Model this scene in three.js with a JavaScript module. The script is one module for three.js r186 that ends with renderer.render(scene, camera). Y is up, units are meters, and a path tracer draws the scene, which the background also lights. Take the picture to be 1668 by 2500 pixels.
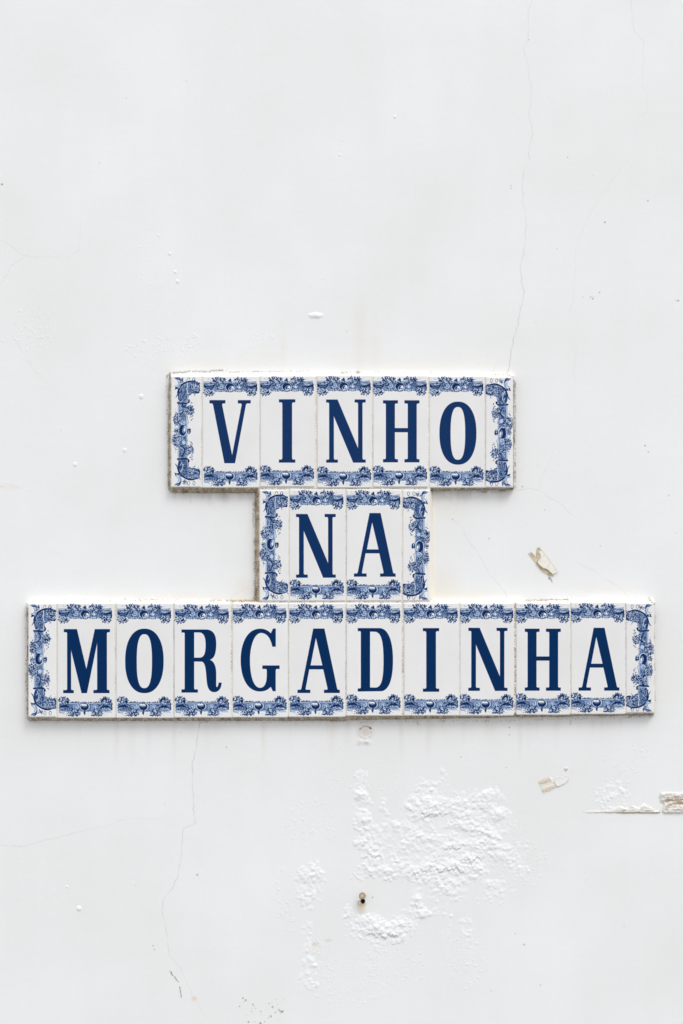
import * as THREE from 'three';
import { RoundedBoxGeometry } from 'three/addons/geometries/RoundedBoxGeometry.js';
import { mergeGeometries, mergeVertices } from 'three/addons/utils/BufferGeometryUtils.js';

// ---------------------------------------------------------------- camera, sky, sun, exposure
const S = 0.000555;                  // metres of wall per unit of the measured drawing (letter tiles are 75 x 150 mm)
const CX = 834, CY = 1250;           // the point of the drawing that lies straight ahead of the camera
const EYE = 1.75, DIST = 2.4;        // eye height and distance from the wall
const scene = new THREE.Scene();
const camera = new THREE.PerspectiveCamera((2 * Math.atan((2500 * S) / 2 / DIST) * 180) / Math.PI, 1668 / 2500, 0.1, 200);
camera.position.set(0, EYE, DIST);
camera.lookAt(0, EYE, 0);
scene.add(camera);

const SUN = new THREE.Vector3(0.42, 0.95, 0.62).normalize();
function overcast() {                // an even overcast sky, brighter overhead and round the veiled sun
  const W = 256, H = 128, data = new Float32Array(W * H * 4);
  for (let r = 0; r < H; r++) {
    const up = ((r + 0.5) / H - 0.5) * Math.PI, y = Math.sin(up);
    for (let c = 0; c < W; c++) {
      const a = ((c + 0.5) / W - 0.5) * 2 * Math.PI;
      const cos = Math.cos(a) * Math.cos(up) * SUN.x + y * SUN.y + Math.sin(a) * Math.cos(up) * SUN.z;
      const l = y > 0 ? (0.5 + 0.9 * y) * (1 + 0.45 * Math.max(0, cos) ** 6) : 0.3;
      data.set([l * 0.985, l * 0.996, l * 1.017, 1], (r * W + c) * 4);
    }
  }
  const t = new THREE.DataTexture(data, W, H, THREE.RGBAFormat, THREE.FloatType);
  t.mapping = THREE.EquirectangularReflectionMapping;
  t.magFilter = t.minFilter = THREE.LinearFilter;
  t.needsUpdate = true;
  return t;
}
scene.background = overcast();
scene.environment = scene.background;
scene.environmentIntensity = 1;
const sun = new THREE.DirectionalLight(new THREE.Color(1, 0.975, 0.94), 0.9);
sun.position.copy(SUN).multiplyScalar(8).add(new THREE.Vector3(0, EYE, 0));
sun.target.position.set(0, EYE, 0);
sun.castShadow = true;
sun.shadow.radius = 40;
sun.shadow.mapSize.set(2048, 2048);
Object.assign(sun.shadow.camera, { left: -3, right: 3, top: 3, bottom: -3, near: 0.1, far: 20 });
scene.add(sun, sun.target);
const renderer = new THREE.WebGLRenderer({ antialias: true });
renderer.setSize(683, 1024);
renderer.toneMapping = THREE.LinearToneMapping;
renderer.toneMappingExposure = 1.2;
renderer.shadowMap.enabled = true;

// ---------------------------------------------------------------- helpers
const rng = (seed) => () => { seed = (seed + 0x6d2b79f5) | 0; let t = Math.imul(seed ^ (seed >>> 15), 1 | seed); t = (t + Math.imul(t ^ (t >>> 7), 61 | t)) ^ t; return ((t ^ (t >>> 14)) >>> 0) / 4294967296; };
const lerp = (a, b, t) => a + (b - a) * t;
const clamp = (x, a = 0, b = 1) => Math.min(b, Math.max(a, x));
const smooth = (a, b, x) => { const t = clamp((x - a) / (b - a)); return t * t * (3 - 2 * t); };
const grad = (() => { const g = [], r = rng(5); for (let i = 0; i < 1024; i++) { const a = r() * 6.2832; g.push(Math.cos(a), Math.sin(a)); } return Float32Array.from(g); })();
function corner(ix, iy, x, y) {
  let h = Math.imul(ix, 374761393) + Math.imul(iy, 668265263);
  h = Math.imul(h ^ (h >>> 13), 1274126177);
  h = ((h ^ (h >>> 16)) & 1023) * 2;
  return grad[h] * x + grad[h + 1] * y;
}
function noise(px, py) {             // gradient noise, about -0.7 to 0.7
  const ix = Math.floor(px), iy = Math.floor(py), x = px - ix, y = py - iy, s = x * x * x * (x * (x * 6 - 15) + 10), t = y * y * y * (y * (y * 6 - 15) + 10);
  return lerp(lerp(corner(ix, iy, x, y), corner(ix + 1, iy, x - 1, y), s), lerp(corner(ix, iy + 1, x, y - 1), corner(ix + 1, iy + 1, x - 1, y - 1), s), t);
}
const fbm = (x, y, n) => { let s = 0, a = 1; for (let i = 0; i < n; i++, a *= 0.5, x = x * 2 + 17.3, y = y * 2 - 9.1) s += a * noise(x, y); return s; };
const numbers = {};
const numbered = (name) => { const n = numbers[name] = (numbers[name] ?? -1) + 1; return n ? `${name}_${String(n).padStart(3, '0')}` : name; };
function obj(name, geometry, material, parent = scene) {
  const m = new THREE.Mesh(geometry, material);
  m.name = parent === scene ? numbered(name) : name;
  m.castShadow = m.receiveShadow = true;
  parent.add(m);
  return m;
}
function thing(name, label, category, at, group) {
  const o = new THREE.Group();
  o.name = numbered(name);
  o.position.copy(at);
  o.userData = { label, category };
  if (group) o.userData.group = group;
  scene.add(o);
  return o;
}
const at = (px, py, z = 0) => new THREE.Vector3((px - CX) * S, EYE - (py - CY) * S, z);   // a point of the wall drawing, z metres in front of the wall
function canvasTexture(w, h, draw) {
  const c = document.createElement('canvas');
  c.width = w; c.height = h;
  draw(c.getContext('2d'), w, h);
  const t = new THREE.CanvasTexture(c);
  t.colorSpace = THREE.SRGBColorSpace;
  t.anisotropy = 8;
  return t;
}
// a sheet of cells over [x0,x1] x [y0,y1] of the wall drawing with height f(x, y) in millimetres; cells wholly under `floor` are left out
function relief(x0, y0, x1, y1, step, f, floor, color, shift = 0) {
  const nx = Math.round((x1 - x0) / step), ny = Math.round((y1 - y0) / step), P = [], C = [], I = [], Z = [];
  for (let j = 0; j <= ny; j++) for (let i = 0; i <= nx; i++) {
    const x = lerp(x0, x1, i / nx), y = lerp(y0, y1, j / ny), z = f(x, y), p = at(x, y, z / 1000 + shift);
    P.push(p.x, p.y, p.z); Z.push(z);
    if (color) C.push(...color(x, y, z));
  }
  for (let j = 0; j < ny; j++) for (let i = 0; i < nx; i++) {
    const a = j * (nx + 1) + i, b = a + 1, c = a + nx + 1, d = c + 1;
    if (Math.max(Z[a], Z[b], Z[c], Z[d]) < floor) continue;
    I.push(a, c, b, b, c, d);
  }
  const used = new Map(), P2 = [], C2 = [];
  const I2 = I.map((k) => { if (!used.has(k)) { used.set(k, used.size); P2.push(P[3 * k], P[3 * k + 1], P[3 * k + 2]); if (color) C2.push(C[3 * k], C[3 * k + 1], C[3 * k + 2]); } return used.get(k); });
  const g = new THREE.BufferGeometry();
  g.setAttribute('position', new THREE.Float32BufferAttribute(P2, 3));
  if (color) g.setAttribute('color', new THREE.Float32BufferAttribute(C2, 3));
  g.setIndex(I2);
  g.computeVertexNormals();
  return g;
}

// ---------------------------------------------------------------- the ground, out of the frame below
{
  const g = new THREE.PlaneGeometry(160, 160);
  g.rotateX(-Math.PI / 2);
  const tex = canvasTexture(512, 512, (c, w, h) => {
    const im = c.createImageData(w, h), r = rng(3);
    for (let i = 0; i < w * h; i++) { const v = 128 + 26 * noise((i % w) / 32, Math.floor(i / w) / 32) + 24 * (r() - 0.5); im.data.set([v, v * 0.985, v * 0.96, 255], i * 4); }
    c.putImageData(im, 0, 0);
  });
  tex.wrapS = tex.wrapT = THREE.MirroredRepeatWrapping; tex.repeat.set(80, 80);
  const ground = obj('pavement', g, new THREE.MeshStandardMaterial({ map: tex, roughness: 0.9 }));
  ground.userData.kind = 'structure';
}

// ---------------------------------------------------------------- cracks and dirt of the wall (drawing units)
const path = (ox, oy, k, ...p) => { const o = []; for (let i = 0; i < p.length; i += 2) o.push([ox + p[i] * k, oy + p[i + 1] * k]); return o; };
const CRACKS = [                      // [points, strength at the start, at the end]
  [path(1100, 0, 0.383, 520, 0, 498, 60, 495, 240, 465, 310, 490, 400, 500, 490, 515, 560, 512, 660, 500, 720, 512, 780, 525, 850, 503, 940, 498, 1025), 0.28, 0.34],
  [path(1100, 0, 0.383, 472, 1050, 460, 1150, 460, 1280, 478, 1380, 480, 1470, 468, 1600, 447, 1700, 452, 1800, 470, 1870, 440, 2000, 428, 2080, 405, 2150, 385, 2260, 372, 2350, 366, 2395), 0.3, 0.62],
  [path(1100, 0, 0.383, 1150, 0, 1165, 110, 1170, 200, 1235, 260, 1225, 345, 1238, 360, 1225, 420, 1225, 530, 1252, 600, 1260, 700, 1200, 760), 0.24, 0.14],
  [path(1100, 0, 0.383, 1130, 1020, 1060, 1110, 945, 1260, 880, 1390, 820, 1510, 797, 1600, 797, 1720, 780, 1930, 760, 2000), 0.2, 0.16],
  [path(1100, 0, 0.383, 806, 2200, 795, 2290, 787, 2350, 790, 2450), 0.3, 0.15],
  [path(1100, 0, 0.383, 325, 2290, 290, 2330, 270, 2390), 0.22, 0.3],
  [path(0, 450, 0.357, 0, 380, 90, 430, 160, 490, 250, 500, 310, 490, 460, 505, 540, 455, 548, 350, 555, 250), 0.24, 0.16],
  [path(0, 450, 0.357, 160, 510, 80, 555, 40, 630, 0, 690), 0.3, 0.3],
  [path(0, 450, 0.357, 105, 1060, 190, 1210, 240, 1275, 300, 1330), 0.34, 0.2],
  [path(1000, 1100, 0.426, 605, 225, 700, 218, 745, 230, 800, 270, 860, 300, 910, 350, 940, 370), 0.3, 0.24],
  [path(1000, 1100, 0.426, 810, 40, 790, 100, 760, 140, 740, 225), 0.2, 0.3],
  [path(1000, 1100, 0.426, 725, 70, 755, 105), 0.2, 0.2],
  [path(1000, 1100, 0.426, 245, 390, 290, 430, 350, 530, 410, 620, 460, 710, 530, 790, 575, 860), 0.3, 0.34],
  [path(1000, 1100, 0.426, 960, 640, 1060, 690, 1140, 745, 1200, 780, 1255, 835), 0.2, 0.34],
  [path(1000, 1100, 0.426, 135, 230, 200, 255, 240, 290, 270, 320), 0.4, 0.22],
  [path(1000, 1100, 0.426, 330, 285, 390, 265, 440, 245, 560, 228), 0.25, 0.45],
  [path(0, 1740, 0.4464, 1180, 30, 1090, 62, 1075, 190, 1053, 270, 1055, 400, 1060, 560, 1070, 605, 1005, 632, 990, 800, 975, 890), 0.62, 0.34],
  [path(0, 1740, 0.4464, 975, 890, 940, 970, 890, 1030, 892, 1110, 912, 1200, 925, 1300, 918, 1325, 970, 1370, 1010, 1440, 1060, 1560, 1110, 1640, 1150, 1690), 0.46, 0.2],
  [path(0, 1740, 0.4464, 0, 727, 140, 733, 220, 705, 330, 680, 440, 650, 600, 615, 640, 592, 760, 575, 900, 590), 0.34, 0.1],
  [path(560, 1450, 1, 8, 4, 28, -8, 52, -20), 0.3, 0.2],
  [path(0, 1170, 1, 0, 8, 30, 14, 62, 28, 95, 30), 0.2, 0.06],
];
function wander(points, seed) {       // a polyline with the small zigzag of a real crack
  const out = [], r = rng(seed);
  for (let i = 0; i + 1 < points.length; i++) {
    const [x0, y0] = points[i], [x1, y1] = points[i + 1], l = Math.hypot(x1 - x0, y1 - y0), n = Math.max(1, Math.round(l / 7));
    for (let k = 0; k < n; k++) { const t = k / n, o = k ? (r() - 0.5) * 3.6 : 0; out.push([lerp(x0, x1, t) - ((y1 - y0) / l) * o, lerp(y0, y1, t) + ((x1 - x0) / l) * o]); }
  }
  out.push(points.at(-1));
  return out;
}
const CRACK_LINES = CRACKS.map(([p, a, b], i) => [wander(p, 100 + i), a, b]);
// soil along the sign: [x0, y0, x1, y1, half width, dots per unit, colour, opacity, clumping]
const SOIL = [
  [414, 912, 470, 906, 2, 3, '#5f5142', 0.3, 0.5], [425, 909, 640, 907, 1.4, 1.4, '#75665a', 0.34, 0.7], [470, 907, 560, 904, 1.8, 2.5, '#4d4036', 0.34, 0.8], [620, 907, 760, 906, 1.3, 1.6, '#6b5d50', 0.34, 0.7], [810, 911, 880, 909, 3, 3, '#6a584a', 0.36, 0.8], [900, 909, 1170, 912, 1, 0.5, '#8a7a6c', 0.25, 0.9],
  [1200, 913, 1236, 914, 1.2, 2.2, '#6e6154', 0.3, 0.6], [1236, 911, 1254, 920, 1.6, 4, '#54463b', 0.4, 0.5], [409, 918, 417, 910, 2.5, 4, '#564a3e', 0.3, 0.3],
  [408, 916, 411, 1186, 1.8, 2.4, '#6f6354', 0.34, 0.7], [1257, 930, 1258, 1192, 1.6, 3.2, '#574a3f', 0.4, 0.6],
  [425, 1203, 620, 1204, 1.8, 1.8, '#7d6c5a', 0.3, 0.6], [1058, 1197, 1252, 1197, 3, 2.2, '#6f6152', 0.3, 0.7], [1160, 1202, 1190, 1200, 3, 3, '#57493d', 0.4, 0.8], [1220, 1198, 1254, 1191, 2, 4, '#55483d', 0.4, 0.4],
  [619, 1210, 622, 1466, 2, 2.5, '#7a6a5a', 0.34, 0.7], [595, 1466, 630, 1466, 4, 3, '#7d6a55', 0.3, 0.6],
  [145, 1466, 215, 1463, 1.4, 1.2, '#7d6e61', 0.34, 0.8], [225, 1466, 420, 1466, 3, 1.8, '#5f4d40', 0.34, 0.9], [400, 1467, 600, 1467, 3, 1.6, '#7e6c55', 0.3, 0.7], [510, 1468, 560, 1467, 2, 3, '#6d623f', 0.35, 0.6],
  [1050, 1464, 1170, 1466, 1.2, 0.8, '#a08d7a', 0.3, 0.6], [1280, 1467, 1385, 1464, 2, 5, '#6f5e4e', 0.34, 0.4], [1385, 1463, 1420, 1458, 1.4, 3, '#6f5e50', 0.3, 0.6], [1420, 1458, 1585, 1460, 1.2, 0.9, '#7a6a5a', 0.3, 0.8], [1585, 1460, 1599, 1476, 1.5, 4, '#5c4e42', 0.4, 0.4], [1599, 1480, 1600, 1736, 1.2, 1.1, '#6f6254', 0.3, 0.8],
  [62, 1480, 66, 1740, 2.2, 2.6, '#6b5a50', 0.34, 0.8], [70, 1764, 700, 1764, 2, 0.9, '#8a7a68', 0.26, 0.7], [700, 1762, 1260, 1760, 3, 1.5, '#6f6049', 0.3, 0.8], [1260, 1757, 1600, 1750, 3, 1.6, '#6a5c4d', 0.32, 0.8], [1536, 1748, 1598, 1746, 3, 4, '#63564a', 0.34, 0.6],
  [1393, 1756, 1394, 1772, 2, 2, '#6a5d4e', 0.34, 0.6], [1020, 1764, 1022, 1770, 3, 3, '#5a4c3c', 0.4, 0.6],
];
function drawSoil(c) {
  SOIL.forEach(([x0, y0, x1, y1, w, d, color, o, clump], i) => {
    const r = rng(900 + i), l = Math.hypot(x1 - x0, y1 - y0), nx = -(y1 - y0) / l, ny = (x1 - x0) / l;
    c.fillStyle = color;
    for (let k = 0; k < l * d; k++) {
      const t = r(), here = smooth(-0.25, 0.35, noise(t * l / 22 + i * 9.7, i * 3.1));
      if (r() < clump * (1 - here)) continue;
      const off = (r() + r() + r() - 1.5) * w * 1.2, wave = 3 * noise(t * l / 40, 40 + i);
      c.globalAlpha = Math.min(1, 1.3 * o * (0.4 + 0.6 * r()) * (1 - clump * 0.5 * (1 - here)));
      c.beginPath(); c.arc(lerp(x0, x1, t) + nx * (off + wave), lerp(y0, y1, t) + ny * (off + wave), 0.5 + 1.1 * r() * r(), 0, 7); c.fill();
    }
  });
  c.globalAlpha = 1;
}
function mottle(c, w, h, [R, G, B], seed, f, cool) { // the paint's own uneven tone, f(x, y) in levels, with grain so that no steps show
  const im = c.createImageData(w, h), r = rng(seed);
  for (let j = 0, k = 0; j < h; j++) for (let i = 0; i < w; i++, k += 4) { const v = f(i, j), d = r() + r() - 0.5; im.data[k] = R + v + d; im.data[k + 1] = G + v + d; im.data[k + 2] = B + v * cool + d; im.data[k + 3] = 255; }
  c.putImageData(im, 0, 0);
}
function softSpot(c, x, y, rx, ry, color, o) {
  c.save(); c.translate(x, y); c.scale(rx, ry);
  const g = c.createRadialGradient(0, 0, 0, 0, 0, 1), f = (a) => color + Math.round(a * 255).toString(16).padStart(2, '0');
  g.addColorStop(0, f(o)); g.addColorStop(0.5, f(o * 0.5)); g.addColorStop(1, f(0));
  c.fillStyle = g; c.fillRect(-1, -1, 2, 2); c.restore();
}

// ---------------------------------------------------------------- the wall
const MARGIN = 0.06, TW = 1366, TH = 2048;
const FX0 = -1668 * MARGIN, FX1 = 1668 * (1 + MARGIN), FY0 = -2500 * MARGIN, FY1 = 2500 * (1 + MARGIN);
const KX = TW / (FX1 - FX0), KY = TH / (FY1 - FY0);
const PAINT = '#ecedee';
const wallMap = canvasTexture(TW, TH, (c, w, h) => {
  mottle(c, w, h, [236, 237, 238], 21, (i, j) => Math.min(1, 0.012 * Math.min(i, j, w - i, h - j)) * (5 * fbm(i / 230 + 5, j / 260, 3) + 0.7 * noise(i / 70, j / 22 + 40) + 1.0 * noise(i / 30, j / 200 + 9) + 1.2 * noise(i / 7, j / 7)), 1.25);
  c.scale(KX, KY); c.translate(-FX0, -FY0);
  const r = rng(77);
    // warm run-off stains above and below the sign
  for (const [x, y, rx, ry, o] of [[880, 820, 26, 120, 0.2], [915, 850, 20, 90, 0.14], [690, 850, 14, 70, 0.12], [660, 880, 100, 50, 0.1], [1000, 890, 300, 36, 0.14], [500, 892, 180, 26, 0.1], [1080, 1430, 60, 60, 0.3], [1150, 1455, 160, 26, 0.26], [600, 1440, 50, 40, 0.22], [470, 1458, 130, 18, 0.22], [1090, 1240, 70, 46, 0.16], [300, 1455, 200, 18, 0.14], [1480, 1440, 130, 26, 0.1], [30, 1190, 30, 10, 0.2], [4, 1188, 12, 5, 0.5]]) softSpot(c, x, y, rx, ry, '#dccbac', o * 0.75);
  for (let i = 0; i < 60; i++) { const x = 80 + r() * 1510, l = 20 + r() * r() * 90; softSpot(c, x, 1752 + l * 0.3, 4 + 12 * r(), l, r() < 0.6 ? '#b9ab97' : '#a9a59e', 0.03 + 0.07 * r()); }
  for (const [x, o] of [[285, 0.2], [425, 0.2], [643, 0.22], [980, 0.2], [1045, 0.2], [1270, 0.24]]) softSpot(c, x, 1790, 9, 80, '#b4a48c', o * 0.5);
  for (let i = 0; i < 26; i++) { const x = 425 + r() * 190; softSpot(c, x, 1206 + r() * 4, 4 + r() * 12, 10 + 24 * r(), '#9f9282', 0.05 + 0.08 * r()); }
  for (let i = 0; i < 26; i++) { const x = 1060 + r() * 185; softSpot(c, x, 1198 + r() * 4, 4 + r() * 12, 10 + 34 * r(), '#a39787', 0.05 + 0.08 * r()); }
  // hairline cracks
  c.lineCap = 'round';
  CRACK_LINES.forEach(([p, a, b], i) => {
    for (let k = 0; k + 1 < p.length; k++) {
      const t = k / (p.length - 1), n = noise(k * 0.31, i * 5.3);
      c.strokeStyle = `rgba(112,104,98,${clamp(lerp(a, b, t) * (0.38 + 0.42 * n))})`;
      c.lineWidth = 1 + 0.7 * lerp(a, b, t) + 0.4 * n;
      c.beginPath(); c.moveTo(...p[k]); c.lineTo(...p[k + 1]); c.stroke();
    }
  });
  drawSoil(c);
  // specks and flecks: x, y, radius, colour, opacity
  const fleck = (x, y, rr, color, o) => { c.globalAlpha = o; c.fillStyle = color; c.beginPath(); c.ellipse(x, y, rr * (0.7 + r() * 0.6), rr * (0.7 + r() * 0.8), r() * 3, 0, 7); c.fill(); c.globalAlpha = 1; };
  for (const [x, y, rr] of [[553, 1824, 1.8], [482, 2136, 1.8], [404, 1963, 1], [1447, 729, 2.2], [1442, 725, 1.4], [1450, 724, 1.2], [1464, 714, 1.7], [1423, 725, 1.1], [1248, 453, 1.4], [1248, 459, 1.6], [1477, 543, 2.2], [1582, 490, 1.9], [1656, 734, 2.6], [1651, 734, 1.8], [847, 809, 1.5], [1291, 97, 1.6], [1360, 607, 1.3], [1341, 240, 1], [1386, 384, 1.1], [1575, 1088, 2.4], [1633, 1210, 1.3], [1651, 1302, 1.3], [1466, 1333, 1.1], [1276, 1188, 1.8], [1105, 1268, 1.8], [1194, 1315, 1.4], [1280, 2306, 2.6], [1125, 1848, 1.7], [1236, 1874, 1.4], [1244, 1776, 2], [1244, 1794, 1.6], [910, 2191, 2], [377, 2318, 2.2], [374, 2309, 1.6], [5, 450, 2.6], [1583, 1103, 1.6], [243, 398, 1.8], [1320, 2405, 1.3], [1200, 2420, 1.1]]) fleck(x, y, rr * 0.9, '#77716b', 0.55);
  for (let i = 0; i < 26; i++) fleck(585 + r() * 110, 2436 + r() * 62, 0.8 + 1.6 * r() * r(), r() < 0.5 ? '#8a6a56' : '#8f8276', 0.55);
  for (const [x, y, rr] of [[689, 2470, 3.4], [684, 2468, 2], [636, 2498, 2.6], [600, 2442, 2.4], [618, 2452, 1.8], [585, 2457, 2]]) fleck(x, y, rr * 0.8, '#8a5e46', 0.65);
  for (let i = 0; i < 18; i++) { const t = i / 17; fleck(415 + 20 * t + 3 * (r() - 0.5), 2371 + 26 * t, 0.8 + r(), '#6b6560', 0.6); }
  for (let i = 0; i < 12; i++) { const t = i / 11; fleck(439 + 4 * t, 2410 + 25 * t, 0.9 + 0.6 * r(), '#6b6560', 0.6); }
  softSpot(c, 474, 2438, 10, 8, '#d8a877', 0.4);
  softSpot(c, 768, 2305, 14, 5, '#c98a60', 0.35); softSpot(c, 802, 2296, 12, 5, '#c9a080', 0.3);
  for (let i = 0; i < 50; i++) fleck(20 + r() * 1630, 20 + r() * 2460, 0.5 + 0.7 * r(), '#8b8782', 0.3 + 0.3 * r());
  // the filled hole under the middle of the bottom row
  softSpot(c, 892, 1787, 26, 26, '#cdbfae', 0.55);
  for (let i = 0; i < 40; i++) { const a = -2.7 + 2.3 * r(); fleck(892 + 16 * Math.cos(a) + 2 * r(), 1787 + 15 * Math.sin(a) + 2 * r(), 0.6 + r(), '#77695c', 0.3); }
  for (let i = 0; i < 9; i++) fleck(902 + 4 * r(), 1775 + 5 * r(), 1, '#4e453c', 0.6);
  // rusty run under the screw
  softSpot(c, 884, 2206, 13, 12, '#a9753f', 0.6); softSpot(c, 882, 2218, 14, 26, '#c2b08f', 0.5);
});
function bumpField() {                // fine relief of roller-painted render, in a 2 mm range
  const data = new Float32Array(TW * TH * 4), h = new Float32Array(TW * TH), r = rng(4);
  for (let j = 0; j < TH; j++) for (let i = 0; i < TW; i++) {
    const x = FX0 + (i + 0.5) / KX, y = FY1 - (j + 0.5) / KY;
    const patchy = smooth(-0.1, 0.45, fbm(x / 210 + 3, y / 170, 2));
    h[j * TW + i] = 0.5 + 0.05 * noise(x / 150, y / 120) + 0.022 * noise(x / 46, y / 24) + (0.004 + 0.014 * patchy) * noise(x / 9, y / 5) + 0.003 * (r() - 0.5);
  }
  const stamp = (x, y, rad, f) => {
    const ci = (x - FX0) * KX, cj = (FY1 - y) * KY, R = Math.ceil(rad * KX) + 1;
    for (let j = Math.max(0, Math.floor(cj - R)); j <= Math.min(TH - 1, cj + R); j++) for (let i = Math.max(0, Math.floor(ci - R)); i <= Math.min(TW - 1, ci + R); i++) { const d = Math.hypot((i - ci) / KX, (j - cj) / KY) / rad; if (d < 1) h[j * TW + i] += f * (1 - d * d) ** 2; }
  };
  for (const [p, a, b] of CRACK_LINES) for (let k = 0; k + 1 < p.length; k++) for (let t = 0; t < 1; t += 0.2) stamp(lerp(p[k][0], p[k + 1][0], t), lerp(p[k][1], p[k + 1][1], t), 2, -0.012 * lerp(a, b, k / p.length));
  for (let n = 0; n < 700; n++) stamp(1668 * r(), 2500 * r(), 2 + 3 * r(), (r() < 0.7 ? 0.05 : -0.05) * r());
  // fields of fine pimples in the paint
  for (const [x, y, rx, ry, n] of [[80, 800, 50, 60, 90], [390, 850, 90, 30, 90], [470, 840, 20, 24, 40], [640, 825, 30, 16, 30], [1540, 1850, 70, 40, 70], [1500, 1940, 60, 40, 120], [760, 2010, 70, 60, 120], [850, 2400, 110, 60, 150], [1270, 2110, 70, 60, 190], [1130, 2330, 50, 90, 140], [960, 2360, 90, 50, 110], [700, 2200, 30, 90, 60], [770, 2330, 30, 50, 60], [900, 1900, 180, 40, 80], [370, 640, 40, 90, 20], [1080, 1120, 60, 60, 16]])
    for (let k = 0; k < n; k++) { const a = r() * 6.283, d = Math.sqrt(r()); stamp(x + rx * d * Math.cos(a), y + ry * d * Math.sin(a), 2.5 + 3.5 * r() * r(), 0.03 + 0.16 * r() * r()); }
  for (let k = 0; k < 60; k++) { const a = r() * 6.283; stamp(892 + 15 * Math.cos(a), 1787 + 15 * Math.sin(a), 4, 0.12 * r()); }
  for (let k = 0; k < 30; k++) stamp(870 + 36 * r(), 1806 + 12 * r(), 5 + 5 * r(), 0.3 * r() - 0.08);
  for (let k = 0; k < TW * TH; k++) data[4 * k] = data[4 * k + 1] = data[4 * k + 2] = h[k], data[4 * k + 3] = 1;
  const t = new THREE.DataTexture(data, TW, TH, THREE.RGBAFormat, THREE.FloatType);
  t.magFilter = t.minFilter = THREE.LinearFilter; t.needsUpdate = true;
  return t;
}
const wallPaint = new THREE.MeshStandardMaterial({ map: wallMap, bumpMap: bumpField(), bumpScale: 0.002, roughness: 0.62 });
const plainPaint = new THREE.MeshStandardMaterial({ color: PAINT, roughness: 0.62 });
const HOLE = [886.5, 2200, 5.6];
const wall = (() => {                 // one thick slab; its front is a sheet of cells, finest round the screw hole
  const lines = (o0, o1, a, b, c, half) => { const l = [o0, a]; for (let k = 1; k <= 24; k++) l.push(lerp(a, b, k / 24)); l.push(o1); for (let k = -half; k <= half; k += 0.75) l.push(c + k); return [...new Set(l)].sort((p, q) => p - q); };
  const X = lines(CX - 2.6 / S, CX + 2.6 / S, FX0, FX1, HOLE[0], 9), Y = lines(CY - 1.9 / S, CY + EYE / S, FY0, FY1, HOLE[1], 9);
  const P = [], U = [], N = [], inner = [], outer = [];
  Y.forEach((y) => X.forEach((x) => { const p = at(x, y); P.push(p.x, p.y, 0); N.push(0, 0, 1); U.push((x - FX0) / (FX1 - FX0), (FY1 - y) / (FY1 - FY0)); }));
  for (let j = 0; j + 1 < Y.length; j++) for (let i = 0; i + 1 < X.length; i++) {
    const x = (X[i] + X[i + 1]) / 2, y = (Y[j] + Y[j + 1]) / 2, a = j * X.length + i, c = a + X.length;
    if (Math.hypot(x - HOLE[0], y - HOLE[1]) < HOLE[2] * (1 + 0.25 * noise(x / 4, y / 4))) continue;
    (x > FX0 && x < FX1 && y > FY0 && y < FY1 ? inner : outer).push(a, c, a + 1, a + 1, c, c + 1);
  }
  const nFront = P.length / 3, q = [at(X[0], Y[0]), at(X.at(-1), Y[0]), at(X.at(-1), Y.at(-1)), at(X[0], Y.at(-1))];
  const quad = (a, b, c, d) => { const n0 = P.length / 3, n = new THREE.Vector3().crossVectors(b.clone().sub(a), c.clone().sub(a)).normalize(); for (const v of [a, b, c, d]) P.push(v.x, v.y, v.z), N.push(n.x, n.y, n.z), U.push(0, 0); outer.push(n0, n0 + 1, n0 + 2, n0, n0 + 2, n0 + 3); };
  const back = q.map((v) => v.clone().setZ(-0.3));
  for (let k = 0; k < 4; k++) quad(q[k], q[(k + 1) % 4], back[(k + 1) % 4], back[k]);
  quad(back[0], back[1], back[2], back[3]);
  const g = new THREE.BufferGeometry();
  g.setAttribute('position', new THREE.Float32BufferAttribute(P, 3));
  g.setAttribute('normal', new THREE.Float32BufferAttribute(N, 3));
  g.setAttribute('uv', new THREE.Float32BufferAttribute(U, 2));
  g.setIndex([...inner, ...outer]);
  g.addGroup(0, inner.length, 0);
  g.addGroup(inner.length, outer.length, 1);
  const w = obj('wall', g, [wallPaint, plainPaint]);
  w.userData = { label: 'white painted plaster wall with hairline cracks behind the blue lettered tiles', category: 'wall' };
  return w;
})();
{ // the dirty cavity round the screw
  const g = new THREE.LatheGeometry([[0, -0.009], [0.003, -0.008], [0.0048, -0.004], [0.0056, -0.0006], [0.0062, -0.0002]].map(([x, y]) => new THREE.Vector2(x, y)), 20);
  g.rotateX(Math.PI / 2);
  const p = at(HOLE[0], HOLE[1]);
  g.translate(p.x, p.y, 0);
  obj('screw_hole', g, new THREE.MeshStandardMaterial({ color: new THREE.Color(0.12, 0.06, 0.03), roughness: 1, side: THREE.DoubleSide }), wall);
}
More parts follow.
